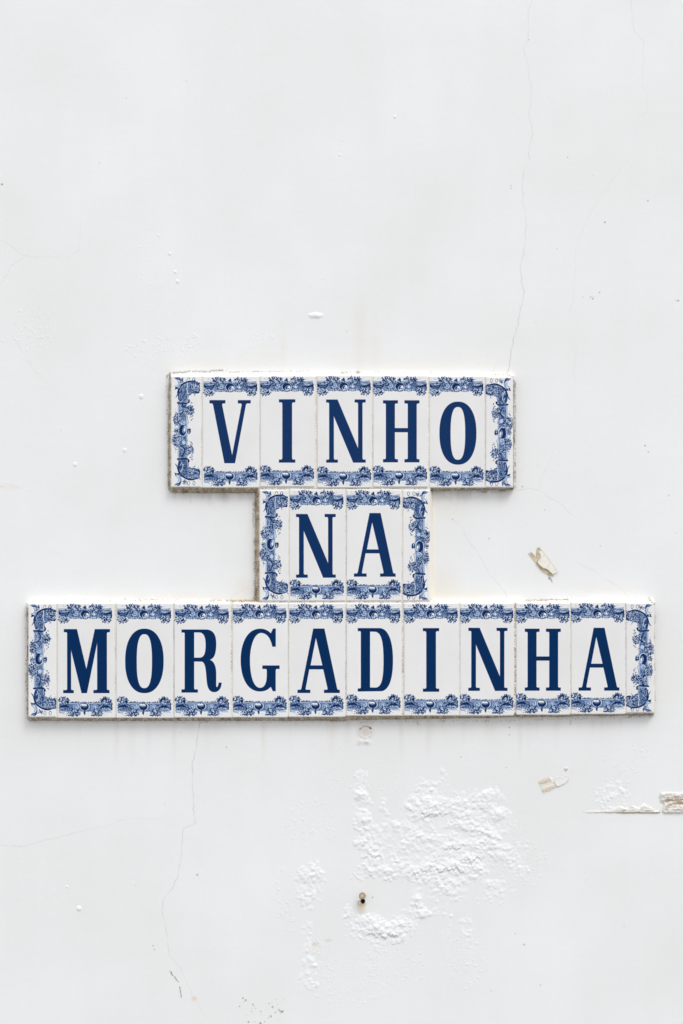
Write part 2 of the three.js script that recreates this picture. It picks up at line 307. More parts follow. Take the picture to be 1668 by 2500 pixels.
// blistered and flaking paint, swelling out of the wall
const blob = (x, y, cx, cy, rx, ry) => Math.max(0, 1 - ((x - cx) / rx) ** 2 - ((y - cy) / ry) ** 2);
const hash = (i, j, k) => { let h = Math.imul(i, 374761393) ^ Math.imul(j, 668265263) ^ Math.imul(k, 2147483647 - 58); h = Math.imul(h ^ (h >>> 13), 1274126177); h = Math.imul(h ^ (h >>> 16), 2246822519); return ((h ^ (h >>> 13)) >>> 0) / 4294967296; };
function grains(x, y, L, m, k) {     // round swellings of paint about L across, scattered as densely as m says
  const i0 = Math.floor(x / L), j0 = Math.floor(y / L);
  let h = 0;
  for (let j = j0 - 1; j <= j0 + 1; j++) for (let i = i0 - 1; i <= i0 + 1; i++) {
    if (hash(i, j, k) > m * 1.15) continue;
    const dx = x - (i + hash(i, j, k + 1)) * L, dy = y - (j + hash(i, j, k + 2)) * L, rad = L * (0.42 + 0.5 * hash(i, j, k + 3)), e = 0.75 + 0.7 * hash(i, j, k + 4);
    const d = (dx * dx * e + (dy * dy) / e) / (rad * rad);
    if (d < 1) h = Math.max(h, (1 - d) ** 1.3 * (0.35 + 0.65 * hash(i, j, k + 5)) * (rad / L)) + 0.25 * Math.min(h, (1 - d));
  }
  return h;
}
function swelling(x, y) {            // height in mm over the sound paint
  const wx = x + 14 * noise(x / 36, y / 36) + 4 * noise(x / 11, y / 11), wy = y + 14 * noise(x / 36 + 50, y / 36) + 4 * noise(x / 11 + 50, y / 11);
  let m = 0;
  for (const [cx, cy, rx, ry, k] of FIELDS) m = Math.max(m, k * smooth(0, 0.95, blob(wx, wy, cx, cy, rx * 1.32, ry * 1.3)));
  m *= 1 - smooth(0.1, 0.4, blob(wx, wy, 925, 2188, 84, 40));
  if (m <= 0.01) return -1;
  const patch = 0.64 + 0.7 * smooth(-0.35, 0.35, noise(x / 58 + 3, y / 50 + 8)), p = m * patch;
  const e = p ** 1.6, tx = x + 3 * noise(x / 6, y / 6 + 4), ty = y + 3 * noise(x / 6 + 9, y / 6);
  let h = e * (0.5 * grains(wx, wy, 30, p, 11) + 0.75 * grains(tx, ty, 17, p * 0.9, 31) + 0.12) + (0.3 + 0.7 * p) * (0.95 * grains(tx, ty, 9.5, 0.85 * p ** 1.3, 51) + 0.5 * grains(x, y, 6, 0.8 * p ** 1.2, 91)) + 0.22 * p * noise(x / 4, y / 3.2) + 0.4 * p * noise(x / 12, y / 7) - 0.2;
  for (const [cx, cy, rx, ry, k] of LUMPS) h += 0.54 * k * blob(wx, wy, cx, cy, rx, ry) * (0.45 + 0.6 * grains(tx, ty, 13, 0.8, 71) + 0.35 * noise(x / 6, y / 5));
  for (const [cx, cy, w, up, k] of FLAKES) { // a sheet of paint that has come away along its ragged lower edge
    const edge = cy + 20 * noise(x / 19, cy) + 11 * noise(x / 7, cy + 3) + 4 * noise(x / 3, cy), t = (y - (edge - up)) / up, c = blob(x, 0, cx, 0, w, 1);
    if (t > 0 && t < 1 && c > 0) h += 0.6 * k * t * t * smooth(0, 0.6, c);
    else if (t >= 1 && t < 1.5 && c > 0) h -= 0.7 * m * smooth(0, 0.4, c) * (1.5 - t) * 2;
  }
  return h;
}
const FLAKES = [[938, 2284, 44, 34, 1.7], [1030, 2126, 26, 26, 1.1], [1098, 2124, 40, 30, 1.5], [905, 2092, 30, 26, 1.0], [1150, 2098, 30, 22, 1.1], [1060, 1990, 36, 22, 1.2], [1110, 2070, 26, 20, 0.9], [880, 2146, 40, 24, 0.9], [955, 2150, 22, 18, 1.0]];
const FIELDS = [[884, 1985, 26, 105, 0.95], [933, 1975, 12, 70, 0.6], [1045, 1968, 60, 66, 1.05], [1165, 1975, 88, 56, 0.9], [1000, 2075, 125, 85, 0.85], [1140, 2065, 120, 90, 1.05], [1090, 2120, 100, 90, 0.9], [940, 2105, 70, 50, 0.8], [1022, 2170, 22, 66, 0.85], [930, 2268, 95, 40, 1.0], [1010, 2232, 60, 22, 0.8], [850, 2225, 18, 40, 0.6], [1225, 2050, 50, 70, 0.7], [1080, 2230, 24, 70, 0.55], [1255, 2110, 62, 56, 0.5], [757, 2175, 38, 82, 0.85], [757, 2378, 32, 44, 0.8], [747, 2290, 20, 60, 0.62], [868, 1905, 9, 30, 0.55], [1012, 1905, 8, 26, 0.55], [1078, 1900, 12, 40, 0.6], [890, 2325, 60, 26, 0.45], [1190, 2170, 80, 40, 0.5], [1140, 2280, 22, 50, 0.5], [860, 2190, 9, 40, 0.55]];
const LUMPS = [[886, 1995, 22, 20, 2.6], [1040, 1962, 26, 22, 2.4], [1075, 1958, 18, 16, 2.2], [1062, 1980, 22, 12, 1.4], [1225, 1985, 30, 18, 1.6], [1178, 1940, 30, 12, 1.4], [945, 1985, 13, 17, 1.3], [1024, 2196, 12, 20, 2.2], [935, 2262, 40, 24, 1.8], [990, 2250, 18, 16, 1.5], [880, 2055, 16, 11, 1.2], [1150, 2075, 40, 30, 1.0], [1110, 2125, 36, 8, 1.6], [940, 2128, 26, 9, 1.8], [1200, 2160, 34, 14, 1.3], [1160, 2030, 30, 12, 1.1]];
const flakePaint = new THREE.MeshStandardMaterial({ color: '#eeeff1', roughness: 0.7, side: THREE.DoubleSide });
obj('blistered_paint', relief(826, 1868, 1330, 2366, 1.7, swelling, -0.05), flakePaint, wall);
obj('blistered_paint', relief(712, 2080, 806, 2420, 1.7, swelling, -0.05), flakePaint, wall);
// lone drips and pimples of paint: x, y, radius, height
{
  const g = new THREE.SphereGeometry(1, 14, 9);
  for (const [x, y, rr, hh] of [[415, 619, 5, 3], [428, 664, 4.6, 3], [434, 687, 5.4, 3.4], [369, 693, 3.2, 2], [830, 378, 5.5, 2.2], [964, 285, 4.2, 3.2], [345, 968, 6.5, 4], [305, 1099, 5.8, 3.6], [184, 1134, 6, 3.6], [193, 2218, 6.4, 5], [164, 2165, 4, 2.6], [119, 2143, 3, 2], [106, 2108, 2.8, 2], [38, 828, 3.6, 2.4], [8, 831, 3.2, 2.2], [24, 818, 2.4, 1.6], [124, 832, 2.6, 1.8], [355, 919, 3, 1.4], [1580, 1068, 3, 1.6], [906, 442, 2.6, 1.6], [497, 512, 2.6, 1.4], [1346, 1902, 4.5, 2.4], [1351, 1254, 3, 1.4], [1420, 1143, 5, 1.4]]) {
    const b = obj('paint_blob', g, flakePaint, wall);
    b.position.copy(at(x, y, -0.0003)); b.scale.set(rr * S, rr * S * 1.06, hh * S * 0.5);
  }
  const dent = relief(745, 760, 800, 795, 1.6, (x, y) => 1.5 * blob(x + 3 * noise(y / 9, 2), y + 2 * noise(x / 9, 5), 771, 770, 21, 8) - 0.1 + 0.12 * noise(x / 5, y / 3), -0.05);
  obj('paint_blister', dent, flakePaint, wall);
}
// the broken edge of an older coat at the right
{
  const brownish = (x, y) => { const k = clamp(smooth(0.0, 0.34, noise(x / 17, y / 6.5) + 0.4 * noise(x / 6, y / 3) + 0.2) * smooth(1612, 1630, x) * smooth(1940, 1948, y + 4 * noise(x / 12, 2)) * (1 - 0.8 * smooth(1966, 1972, y)) * 0.95 + 0.12 * noise(x / 4, y / 4) + 0.14); return [lerp(0.8, 0.44, k), lerp(0.785, 0.345, k), lerp(0.755, 0.26, k)]; };
  const m = new THREE.MeshStandardMaterial({ vertexColors: true, roughness: 0.85, side: THREE.DoubleSide });
  const lump = (x, y) => { const wx = x + 5 * noise(x / 14, y / 14), e = smooth(1606, 1616, wx + (y > 1958 ? -8 : 0)) * smooth(1932, 1938, y + 4 * noise(x / 10, 3)) * (1 - smooth(1983.4, 1985, y + 1.2 * noise(x / 20, 1))); return e * (1.5 + 1.2 * noise(x / 15, y / 8) + 1.0 * noise(x / 7, y / 3.6) + 0.5 * grains(x, y, 7, 0.8, 3) + 0.9 * smooth(1955, 1978, y) + 0.7 * (1 - smooth(1936, 1950, y))) - 0.35; };
  obj('broken_plaster', relief(1600, 1928, 1740, 1990, 1.3, lump, -0.05, brownish), m, wall);
  const ridge = (x, y) => { const top = 1979 - 9 * smooth(1470, 1520, x) * (1 - smooth(1585, 1600, x)) + 5 * noise(x / 16, 8) - 7 * blob(x, 0, 1572, 0, 9, 1), end = smooth(1410, 1440, x) * (1 - smooth(1606, 1614, x)), e = smooth(top - 2, top + 3, y) * (1 - smooth(1984, 1985.6, y + 0.8 * noise(x / 25, 4))); return end * e * (0.8 + 0.7 * smooth(1500, 1520, x) + 0.6 * noise(x / 14, y / 6) + 0.35 * noise(x / 5, y / 3)) - 0.2; };
  const soil = (x, y) => { const k = clamp(0.55 * smooth(0.05, 0.35, noise(x / 15 + 4, y / 4) + 0.3 * noise(x / 5, y / 3)) * smooth(1498, 1525, x) + 0.85 * smooth(1980.5, 1984, y + noise(x / 8, 1)) * smooth(1430, 1520, x)); return [lerp(0.8, 0.36, k), lerp(0.785, 0.28, k), lerp(0.755, 0.21, k)]; };
  obj('plaster_ridge', relief(1404, 1962, 1620, 1990, 1.2, ridge, -0.05, soil), m, wall);
  const film = (x, y) => { const wx = x + 12 * noise(x / 24, y / 24), wy = y + 10 * noise(x / 22, y / 22 + 9), d = blob(wx, wy, 1494, 1944, 54, 42); return d > 0 ? (0.4 + 0.6 * smooth(0, 0.4, d)) * (0.8 * grains(wx, wy, 15, 0.6 * smooth(0, 0.5, d), 5) + 0.6 * grains(x, y, 7, 0.7 * smooth(0, 0.5, d), 8)) + 0.2 * noise(x / 10, y / 4) - 0.2 : -1; };
  obj('blistered_paint', relief(1436, 1900, 1546, 1988, 1.5, film, -0.05), flakePaint, wall);
}

// ---------------------------------------------------------------- the tile sign
const ZF = 0.0135, ZG = 0.0119;       // glaze and grout in front of the wall
const signAt = (px, py, z) => at(px, py, z).sub(new THREE.Vector3(0, EYE, 0)).multiply(new THREE.Vector3((DIST - ZF) / DIST, (DIST - ZF) / DIST, 1)).add(new THREE.Vector3(0, EYE, 0));
const SIGN0 = at(834, 1350);
const sign = thing('tile_sign', 'stepped sign of glazed white tiles with navy letters reading VINHO NA MORGADINHA', 'sign', SIGN0);
const local = (px, py, z) => signAt(px, py, z).sub(SIGN0);

// letter outlines in a unit box, y down
const LETTERS = {
  I: (p) => { stem(p, 0, 1, 0.21, 0.8, 0.046, 0.05); },
  H: (p) => { stem(p, 0, 0.406, 0.078, 0.322, 0.048, 0.03); stem(p, 0.592, 1, 0.683, 0.925, 0.048, 0.03); box(p, 0.322, 0.449, 0.683, 0.514); },
  N: (p) => { poly(p, 0, 0, 0.286, 0, 0.812, 0.78, 0.812, 0.065, 0.795, 0.046, 0.725, 0.046, 0.725, 0, 1, 0, 1, 0.046, 0.935, 0.046, 0.92, 0.062, 0.92, 0.94, 0.94, 0.954, 1, 0.954, 1, 1, 0.685, 1, 0.19, 0.257, 0.19, 0.938, 0.21, 0.954, 0.29, 0.954, 0.29, 1, 0, 1, 0, 0.954, 0.06, 0.954, 0.075, 0.938, 0.075, 0.062, 0.06, 0.046, 0, 0.046); },
  V: (p) => { poly(p, 0, 0, 0.382, 0, 0.382, 0.05, 0.32, 0.05, 0.302, 0.07, 0.55, 0.88, 0.785, 0.07, 0.77, 0.05, 0.692, 0.05, 0.692, 0, 1, 0, 1, 0.05, 0.905, 0.05, 0.885, 0.068, 0.618, 1, 0.363, 1, 0.085, 0.07, 0.065, 0.05, 0, 0.05); },
  A: (p) => { poly(p, 0.374, 0, 0.636, 0, 0.941, 0.94, 0.96, 0.952, 1, 0.952, 1, 1, 0.63, 1, 0.63, 0.952, 0.7, 0.952, 0.716, 0.935, 0.611, 0.632, 0.276, 0.632, 0.188, 0.935, 0.2, 0.952, 0.3, 0.952, 0.3, 1, 0, 1, 0, 0.952, 0.07, 0.952, 0.09, 0.935); poly(p, 0.435, 0.139, 0.306, 0.573, 0.592, 0.573); },
  M: (p) => { poly(p, 0.017, 0, 0.293, 0, 0.495, 0.628, 0.679, 0, 1, 0, 1, 0.046, 0.955, 0.046, 0.934, 0.062, 0.934, 0.94, 0.95, 0.954, 0.987, 0.954, 0.987, 1, 0.648, 1, 0.648, 0.954, 0.71, 0.954, 0.728, 0.938, 0.728, 0.205, 0.505, 1, 0.393, 1, 0.166, 0.318, 0.166, 0.938, 0.18, 0.954, 0.223, 0.954, 0.223, 1, 0, 1, 0, 0.954, 0.07, 0.954, 0.085, 0.938, 0.085, 0.062, 0.07, 0.046, 0.017, 0.046); },
  O: (p) => { oval(p, 0, 0, 1, 1, 2.25); oval(p, 0.298, 0.083, 0.7, 0.925, 2.6); },
  D: (p) => { p.moveTo(0, 0); p.lineTo(0.62, 0); p.bezierCurveTo(0.9, 0.01, 1, 0.25, 1, 0.5); p.bezierCurveTo(1, 0.76, 0.92, 0.97, 0.68, 0.995); p.lineTo(0, 1); p.lineTo(0, 0.954); p.lineTo(0.07, 0.954); p.lineTo(0.087, 0.938); p.lineTo(0.087, 0.06); p.lineTo(0.07, 0.046); p.lineTo(0, 0.046); p.closePath(); p.moveTo(0.346, 0.053); p.lineTo(0.5, 0.055); p.bezierCurveTo(0.68, 0.07, 0.73, 0.22, 0.735, 0.5); p.bezierCurveTo(0.735, 0.76, 0.7, 0.93, 0.52, 0.94); p.lineTo(0.346, 0.94); p.closePath(); },
  R: (p) => {
    p.moveTo(0, 0); p.lineTo(0.62, 0); p.bezierCurveTo(0.8, 0.005, 0.865, 0.09, 0.865, 0.22); p.bezierCurveTo(0.865, 0.36, 0.83, 0.46, 0.7, 0.48); p.bezierCurveTo(0.82, 0.5, 0.865, 0.6, 0.865, 0.7); p.lineTo(0.865, 0.89); p.bezierCurveTo(0.875, 0.935, 0.915, 0.92, 0.93, 0.843); p.lineTo(1, 0.843); p.bezierCurveTo(1, 0.93, 0.92, 1, 0.8, 0.992); p.bezierCurveTo(0.68, 0.985, 0.645, 0.9, 0.635, 0.83); p.bezierCurveTo(0.61, 0.7, 0.62, 0.53, 0.51, 0.508); p.lineTo(0.313, 0.506); p.lineTo(0.313, 0.938); p.lineTo(0.33, 0.952); p.lineTo(0.406, 0.952); p.lineTo(0.406, 1); p.lineTo(0, 1); p.lineTo(0, 0.952); p.lineTo(0.065, 0.952); p.lineTo(0.08, 0.938); p.lineTo(0.08, 0.06); p.lineTo(0.065, 0.046); p.lineTo(0, 0.046); p.closePath();
    p.moveTo(0.313, 0.044); p.lineTo(0.46, 0.044); p.bezierCurveTo(0.58, 0.06, 0.604, 0.14, 0.604, 0.25); p.bezierCurveTo(0.604, 0.37, 0.57, 0.44, 0.46, 0.447); p.lineTo(0.313, 0.447); p.closePath();
  },
  G: (p) => { p.moveTo(0.9, 0); p.lineTo(0.9, 0.287); p.lineTo(0.816, 0.287); p.bezierCurveTo(0.77, 0.15, 0.68, 0.07, 0.52, 0.067); p.bezierCurveTo(0.33, 0.075, 0.235, 0.3, 0.235, 0.5); p.bezierCurveTo(0.235, 0.72, 0.31, 0.94, 0.5, 0.945); p.bezierCurveTo(0.62, 0.945, 0.674, 0.86, 0.674, 0.74); p.lineTo(0.674, 0.66); p.lineTo(0.655, 0.641); p.lineTo(0.56, 0.641); p.lineTo(0.56, 0.588); p.lineTo(1, 0.588); p.lineTo(1, 0.641); p.lineTo(0.92, 0.641); p.lineTo(0.9, 0.66); p.lineTo(0.9, 0.995); p.lineTo(0.83, 0.995); p.lineTo(0.775, 0.925); p.bezierCurveTo(0.7, 0.98, 0.6, 1, 0.5, 1); p.bezierCurveTo(0.17, 1, 0, 0.78, 0, 0.5); p.bezierCurveTo(0, 0.22, 0.18, 0.003, 0.5, 0.003); p.bezierCurveTo(0.6, 0.003, 0.7, 0.025, 0.775, 0.077); p.lineTo(0.835, 0); p.closePath(); },
};
function poly(p, ...v) { for (let i = 0; i < v.length; i += 2) i ? p.lineTo(v[i], v[i + 1]) : p.moveTo(v[0], v[1]); p.closePath(); }
function box(p, a, b, c, d) { poly(p, a, b, c, b, c, d, a, d); }
function oval(p, a, b, c, d, e) { for (let k = 0; k < 72; k++) { const t = (k / 72) * 6.28319, q = (v) => Math.sign(v) * Math.abs(v) ** (2 / e), x = (a + c) / 2 + ((c - a) / 2) * q(Math.cos(t)), y = (b + d) / 2 + ((d - b) / 2) * q(Math.sin(t)); k ? p.lineTo(x, y) : p.moveTo(x, y); } p.closePath(); }
function stem(p, s0, s1, a, b, t, r) { poly(p, s0, 0, s1, 0, s1, t, b + r, t, b, t + r * 0.4, b, 1 - t - r * 0.4, b + r, 1 - t, s1, 1 - t, s1, 1, s0, 1, s0, 1 - t, a - r, 1 - t, a, 1 - t - r * 0.4, a, t + r * 0.4, a - r, t, s0, t); }

// transfer-printed ornament
const DARK = '#122b5a', INK = '#274679', MID = '#88a3cb', PALE = '#bccde5', WHITE = '#e6ecf5';
function stroke(c, color, w, ...v) { c.strokeStyle = color; c.lineWidth = w; c.lineCap = c.lineJoin = 'round'; c.beginPath(); for (let i = 0; i < v.length; i += 2) i ? (i + 2 < v.length ? c.quadraticCurveTo(v[i], v[i + 1], (v[i] + v[i + 2]) / 2, (v[i + 1] + v[i + 3]) / 2) : c.lineTo(v[i], v[i + 1])) : c.moveTo(v[0], v[1]); c.stroke(); }
function shape(c, color, ...v) { c.fillStyle = color; c.beginPath(); for (let i = 0; i < v.length; i += 2) i ? c.quadraticCurveTo(v[i], v[i + 1], i + 2 < v.length ? (v[i] + v[i + 2]) / 2 : v[0], i + 2 < v.length ? (v[i + 1] + v[i + 3]) / 2 : v[1]) : c.moveTo(v[0], v[1]); c.closePath(); c.fill(); }
function dot(c, color, x, y, rx, ry = rx, a = 0) { c.fillStyle = color; c.beginPath(); c.ellipse(x, y, rx, ry, a, 0, 7); c.fill(); }
function leaf(c, color, x, y, l, w, a) { c.save(); c.translate(x, y); c.rotate(a); c.fillStyle = color; c.beginPath(); c.moveTo(0, 0); c.quadraticCurveTo(l * 0.5, -w, l, 0); c.quadraticCurveTo(l * 0.5, w, 0, 0); c.fill(); c.restore(); }
function bouquet(c, r, x, y, rx, ry, u, o = {}) { // u: about one petal
  const n = Math.round(((rx * ry) / (u * u)) * 1.7) + 6;
  c.globalAlpha = 0.55; dot(c, PALE, x, y, rx * 0.98, ry * 0.98); c.globalAlpha = 1;
  for (let k = 0; k < n; k++) { const a = r() * 6.283, d = 0.62 + 0.3 * r(); leaf(c, r() < 0.35 ? INK : DARK, x + rx * d * Math.cos(a), y + ry * d * Math.sin(a), u * (0.9 + 0.7 * r()), u * 0.62, a + (r() - 0.5) * 1.8); }
  for (let k = 0; k < n * 1.6; k++) { const a = r() * 6.283, d = Math.sqrt(r()) * 0.78; dot(c, r() < 0.5 ? INK : DARK, x + rx * d * Math.cos(a), y + ry * d * Math.sin(a), u * 0.62, u * 0.5, r() * 3); }
  for (let k = 0; k < n * 0.95; k++) { const a = r() * 6.283, d = Math.sqrt(r()) * 0.8, px = x + rx * d * Math.cos(a), py = y + ry * d * Math.sin(a); dot(c, r() < 0.5 ? WHITE : PALE, px, py, u * (0.3 + 0.2 * r()), u * (0.22 + 0.18 * r()), r() * 3); if (r() < 0.5) dot(c, DARK, px + u * 0.12, py + u * 0.1, u * 0.16); }
}
function sprig(c, r, n, u, ...v) {    // little dark leaves along a line
  stroke(c, MID, u * 0.28, ...v);
  for (let k = 0; k < n; k++) { const t = (k / n) * (v.length / 2 - 1), i = Math.floor(t) * 2, f = t % 1; leaf(c, r() < 0.7 ? DARK : INK, lerp(v[i], v[i + 2], f), lerp(v[i + 1], v[i + 3], f), u * (1 + 0.5 * r()), u * 0.55, r() * 6.283); }
}
function scrolls(c, r, n, inside, u) { // engraved curls: a dark line with a light one inside it
  for (let k = 0; k < n * 2.6; k++) {
    const [x, y] = inside(r), rad = u * (0.45 + 0.9 * r()), a = r() * 6.283, l = 1.8 + 2.6 * r();
    c.lineCap = 'round';
    c.strokeStyle = r() < 0.6 ? INK : DARK; c.lineWidth = u * (0.28 + 0.2 * r()); c.beginPath(); c.arc(x, y, rad, a, a + l); c.stroke();
    if (r() < 0.62) { c.strokeStyle = r() < 0.5 ? WHITE : PALE; c.lineWidth = u * 0.24; c.beginPath(); c.arc(x, y, rad - u * 0.32, a + 0.2, a + l - 0.2); c.stroke(); }
  }
}
function topFrieze(c, seed) {         // measured at 10.45 to the drawing unit; the tile starts at (45, 84)
  const r = rng(seed);
  shape(c, MID, 60, 265, 700, 262, 1420, 265, 1422, 360, 1420, 445, 1200, 440, 900, 440, 745, 470, 600, 440, 300, 445, 60, 440, 58, 350);
  c.fillStyle = MID; c.fillRect(60, 265, 1360, 178);
  scrolls(c, r, 170, (q) => [70 + 1340 * q(), 280 + 150 * q()], 20);
  stroke(c, PALE, 32, 62, 250, 700, 250, 1385, 250);
  stroke(c, DARK, 9, 62, 233, 700, 233, 1350, 236, 1400, 218); stroke(c, INK, 8, 62, 268, 700, 268, 1370, 270, 1414, 226);
  stroke(c, DARK, 26, 1418, 300, 1412, 380, 1418, 465);
  // acanthus swags
  shape(c, DARK, 60, 292, 110, 330, 190, 352, 270, 330, 372, 280, 330, 370, 250, 408, 150, 405, 60, 372); stroke(c, PALE, 12, 170, 300, 230, 318, 300, 296); stroke(c, PALE, 11, 66, 390, 90, 402, 120, 420);
  stroke(c, MID, 10, 120, 372, 210, 384, 300, 344);
  shape(c, DARK, 1075, 285, 1150, 350, 1240, 350, 1330, 335, 1420, 298, 1420, 352, 1340, 385, 1230, 390, 1140, 352); stroke(c, PALE, 16, 1190, 292, 1220, 320, 1290, 325); stroke(c, WHITE, 10, 1240, 282, 1290, 310, 1340, 312);
  // lower moulding with cusps
  stroke(c, PALE, 22, 330, 455, 480, 458, 520, 478, 590, 452); stroke(c, INK, 8, 330, 470, 480, 472, 515, 496, 560, 464, 620, 470); stroke(c, INK, 8, 330, 442, 600, 440);
  stroke(c, PALE, 22, 850, 452, 930, 462, 970, 482, 1010, 455, 1150, 455); stroke(c, INK, 8, 850, 466, 930, 476, 970, 500, 1020, 470, 1150, 470); stroke(c, INK, 8, 880, 440, 1150, 440);
  // roses
  for (const [x, y, rr, w] of [[500, 350, 72, 0], [975, 345, 62, 1]]) { dot(c, w ? WHITE : PALE, x, y, rr, rr * 0.9); for (let k = 0; k < 7; k++) { c.strokeStyle = k % 2 ? INK : MID; c.lineWidth = 9; c.beginPath(); c.arc(x + 14 * (r() - 0.5), y + 10 * (r() - 0.5), rr * (0.25 + 0.11 * k), r() * 6, r() * 6 + 3); c.stroke(); } leaf(c, DARK, x - 60, y - 70, 80, 26, 1.2); }
  leaf(c, DARK, 360, 330, 110, 30, 0.2); leaf(c, INK, 380, 400, 90, 20, 0.1); leaf(c, DARK, 1000, 300, 90, 24, 0.7);
  // the fruit in its shell
  dot(c, PALE, 742, 378, 132, 116); c.strokeStyle = INK; c.lineWidth = 9; c.beginPath(); c.ellipse(742, 378, 134, 118, 0, 0, 7); c.stroke();
  dot(c, DARK, 742, 368, 112, 96);
  dot(c, WHITE, 768, 398, 74, 56, -0.4);
  for (let k = 0; k < 16; k++) { const a = 2.1 + 2.9 * (k / 15), x = 768 + 70 * Math.cos(a), y = 398 + 58 * Math.sin(a); leaf(c, k % 2 ? INK : DARK, x, y, 62, 9, a + Math.PI + 0.25); }
  dot(c, DARK, 790, 415, 22, 14); stroke(c, DARK, 9, 640, 450, 700, 486, 760, 488, 800, 452, 850, 462); stroke(c, WHITE, 14, 690, 462, 740, 470, 780, 448);
  shape(c, INK, 665, 272, 690, 230, 676, 186, 716, 190, 738, 128, 772, 176, 774, 240, 782, 272); dot(c, PALE, 700, 240, 16, 20); dot(c, PALE, 735, 252, 18, 18); leaf(c, DARK, 700, 200, 70, 22, -0.7);
  for (let k = 0; k < 46; k++) leaf(c, k % 3 ? INK : DARK, 70 + 1340 * r(), 262 + 14 * r(), 40, 13, (r() - 0.5) * 2.4); for (let k = 0; k < 40; k++) leaf(c, k % 3 ? INK : DARK, 320 + 830 * r(), 440 + 22 * r(), 42, 13, 0.5 + 2 * r());
  bouquet(c, r, 455, 200, 175, 80, 34); bouquet(c, r, 1010, 200, 172, 82, 34); bouquet(c, r, 480, 240, 70, 50, 30); bouquet(c, r, 1020, 255, 70, 46, 30);
  sprig(c, r, 6, 34, 270, 150, 330, 190, 400, 190); sprig(c, r, 6, 34, 560, 190, 580, 150, 640, 150); sprig(c, r, 6, 34, 850, 170, 900, 190, 920, 140); sprig(c, r, 6, 34, 1100, 180, 1150, 150, 1210, 190);
  stroke(c, MID, 7, 200, 142, 165, 160, 190, 184, 250, 178, 270, 150); stroke(c, MID, 7, 1200, 180, 1240, 185, 1268, 155);
  bouquet(c, r, 200, 495, 135, 92, 34); bouquet(c, r, 1280, 497, 130, 92, 34);
  for (const [x, y, a] of [[110, 530, 2.6], [130, 580, 1.9], [200, 570, 1.4], [270, 550, 0.8], [80, 510, 2.9], [1350, 545, 0.7], [1320, 575, 1.3], [1250, 560, 1.6], [1200, 540, 2.2], [1380, 520, 0.2]]) leaf(c, DARK, x, y, 46, 18, a);
}
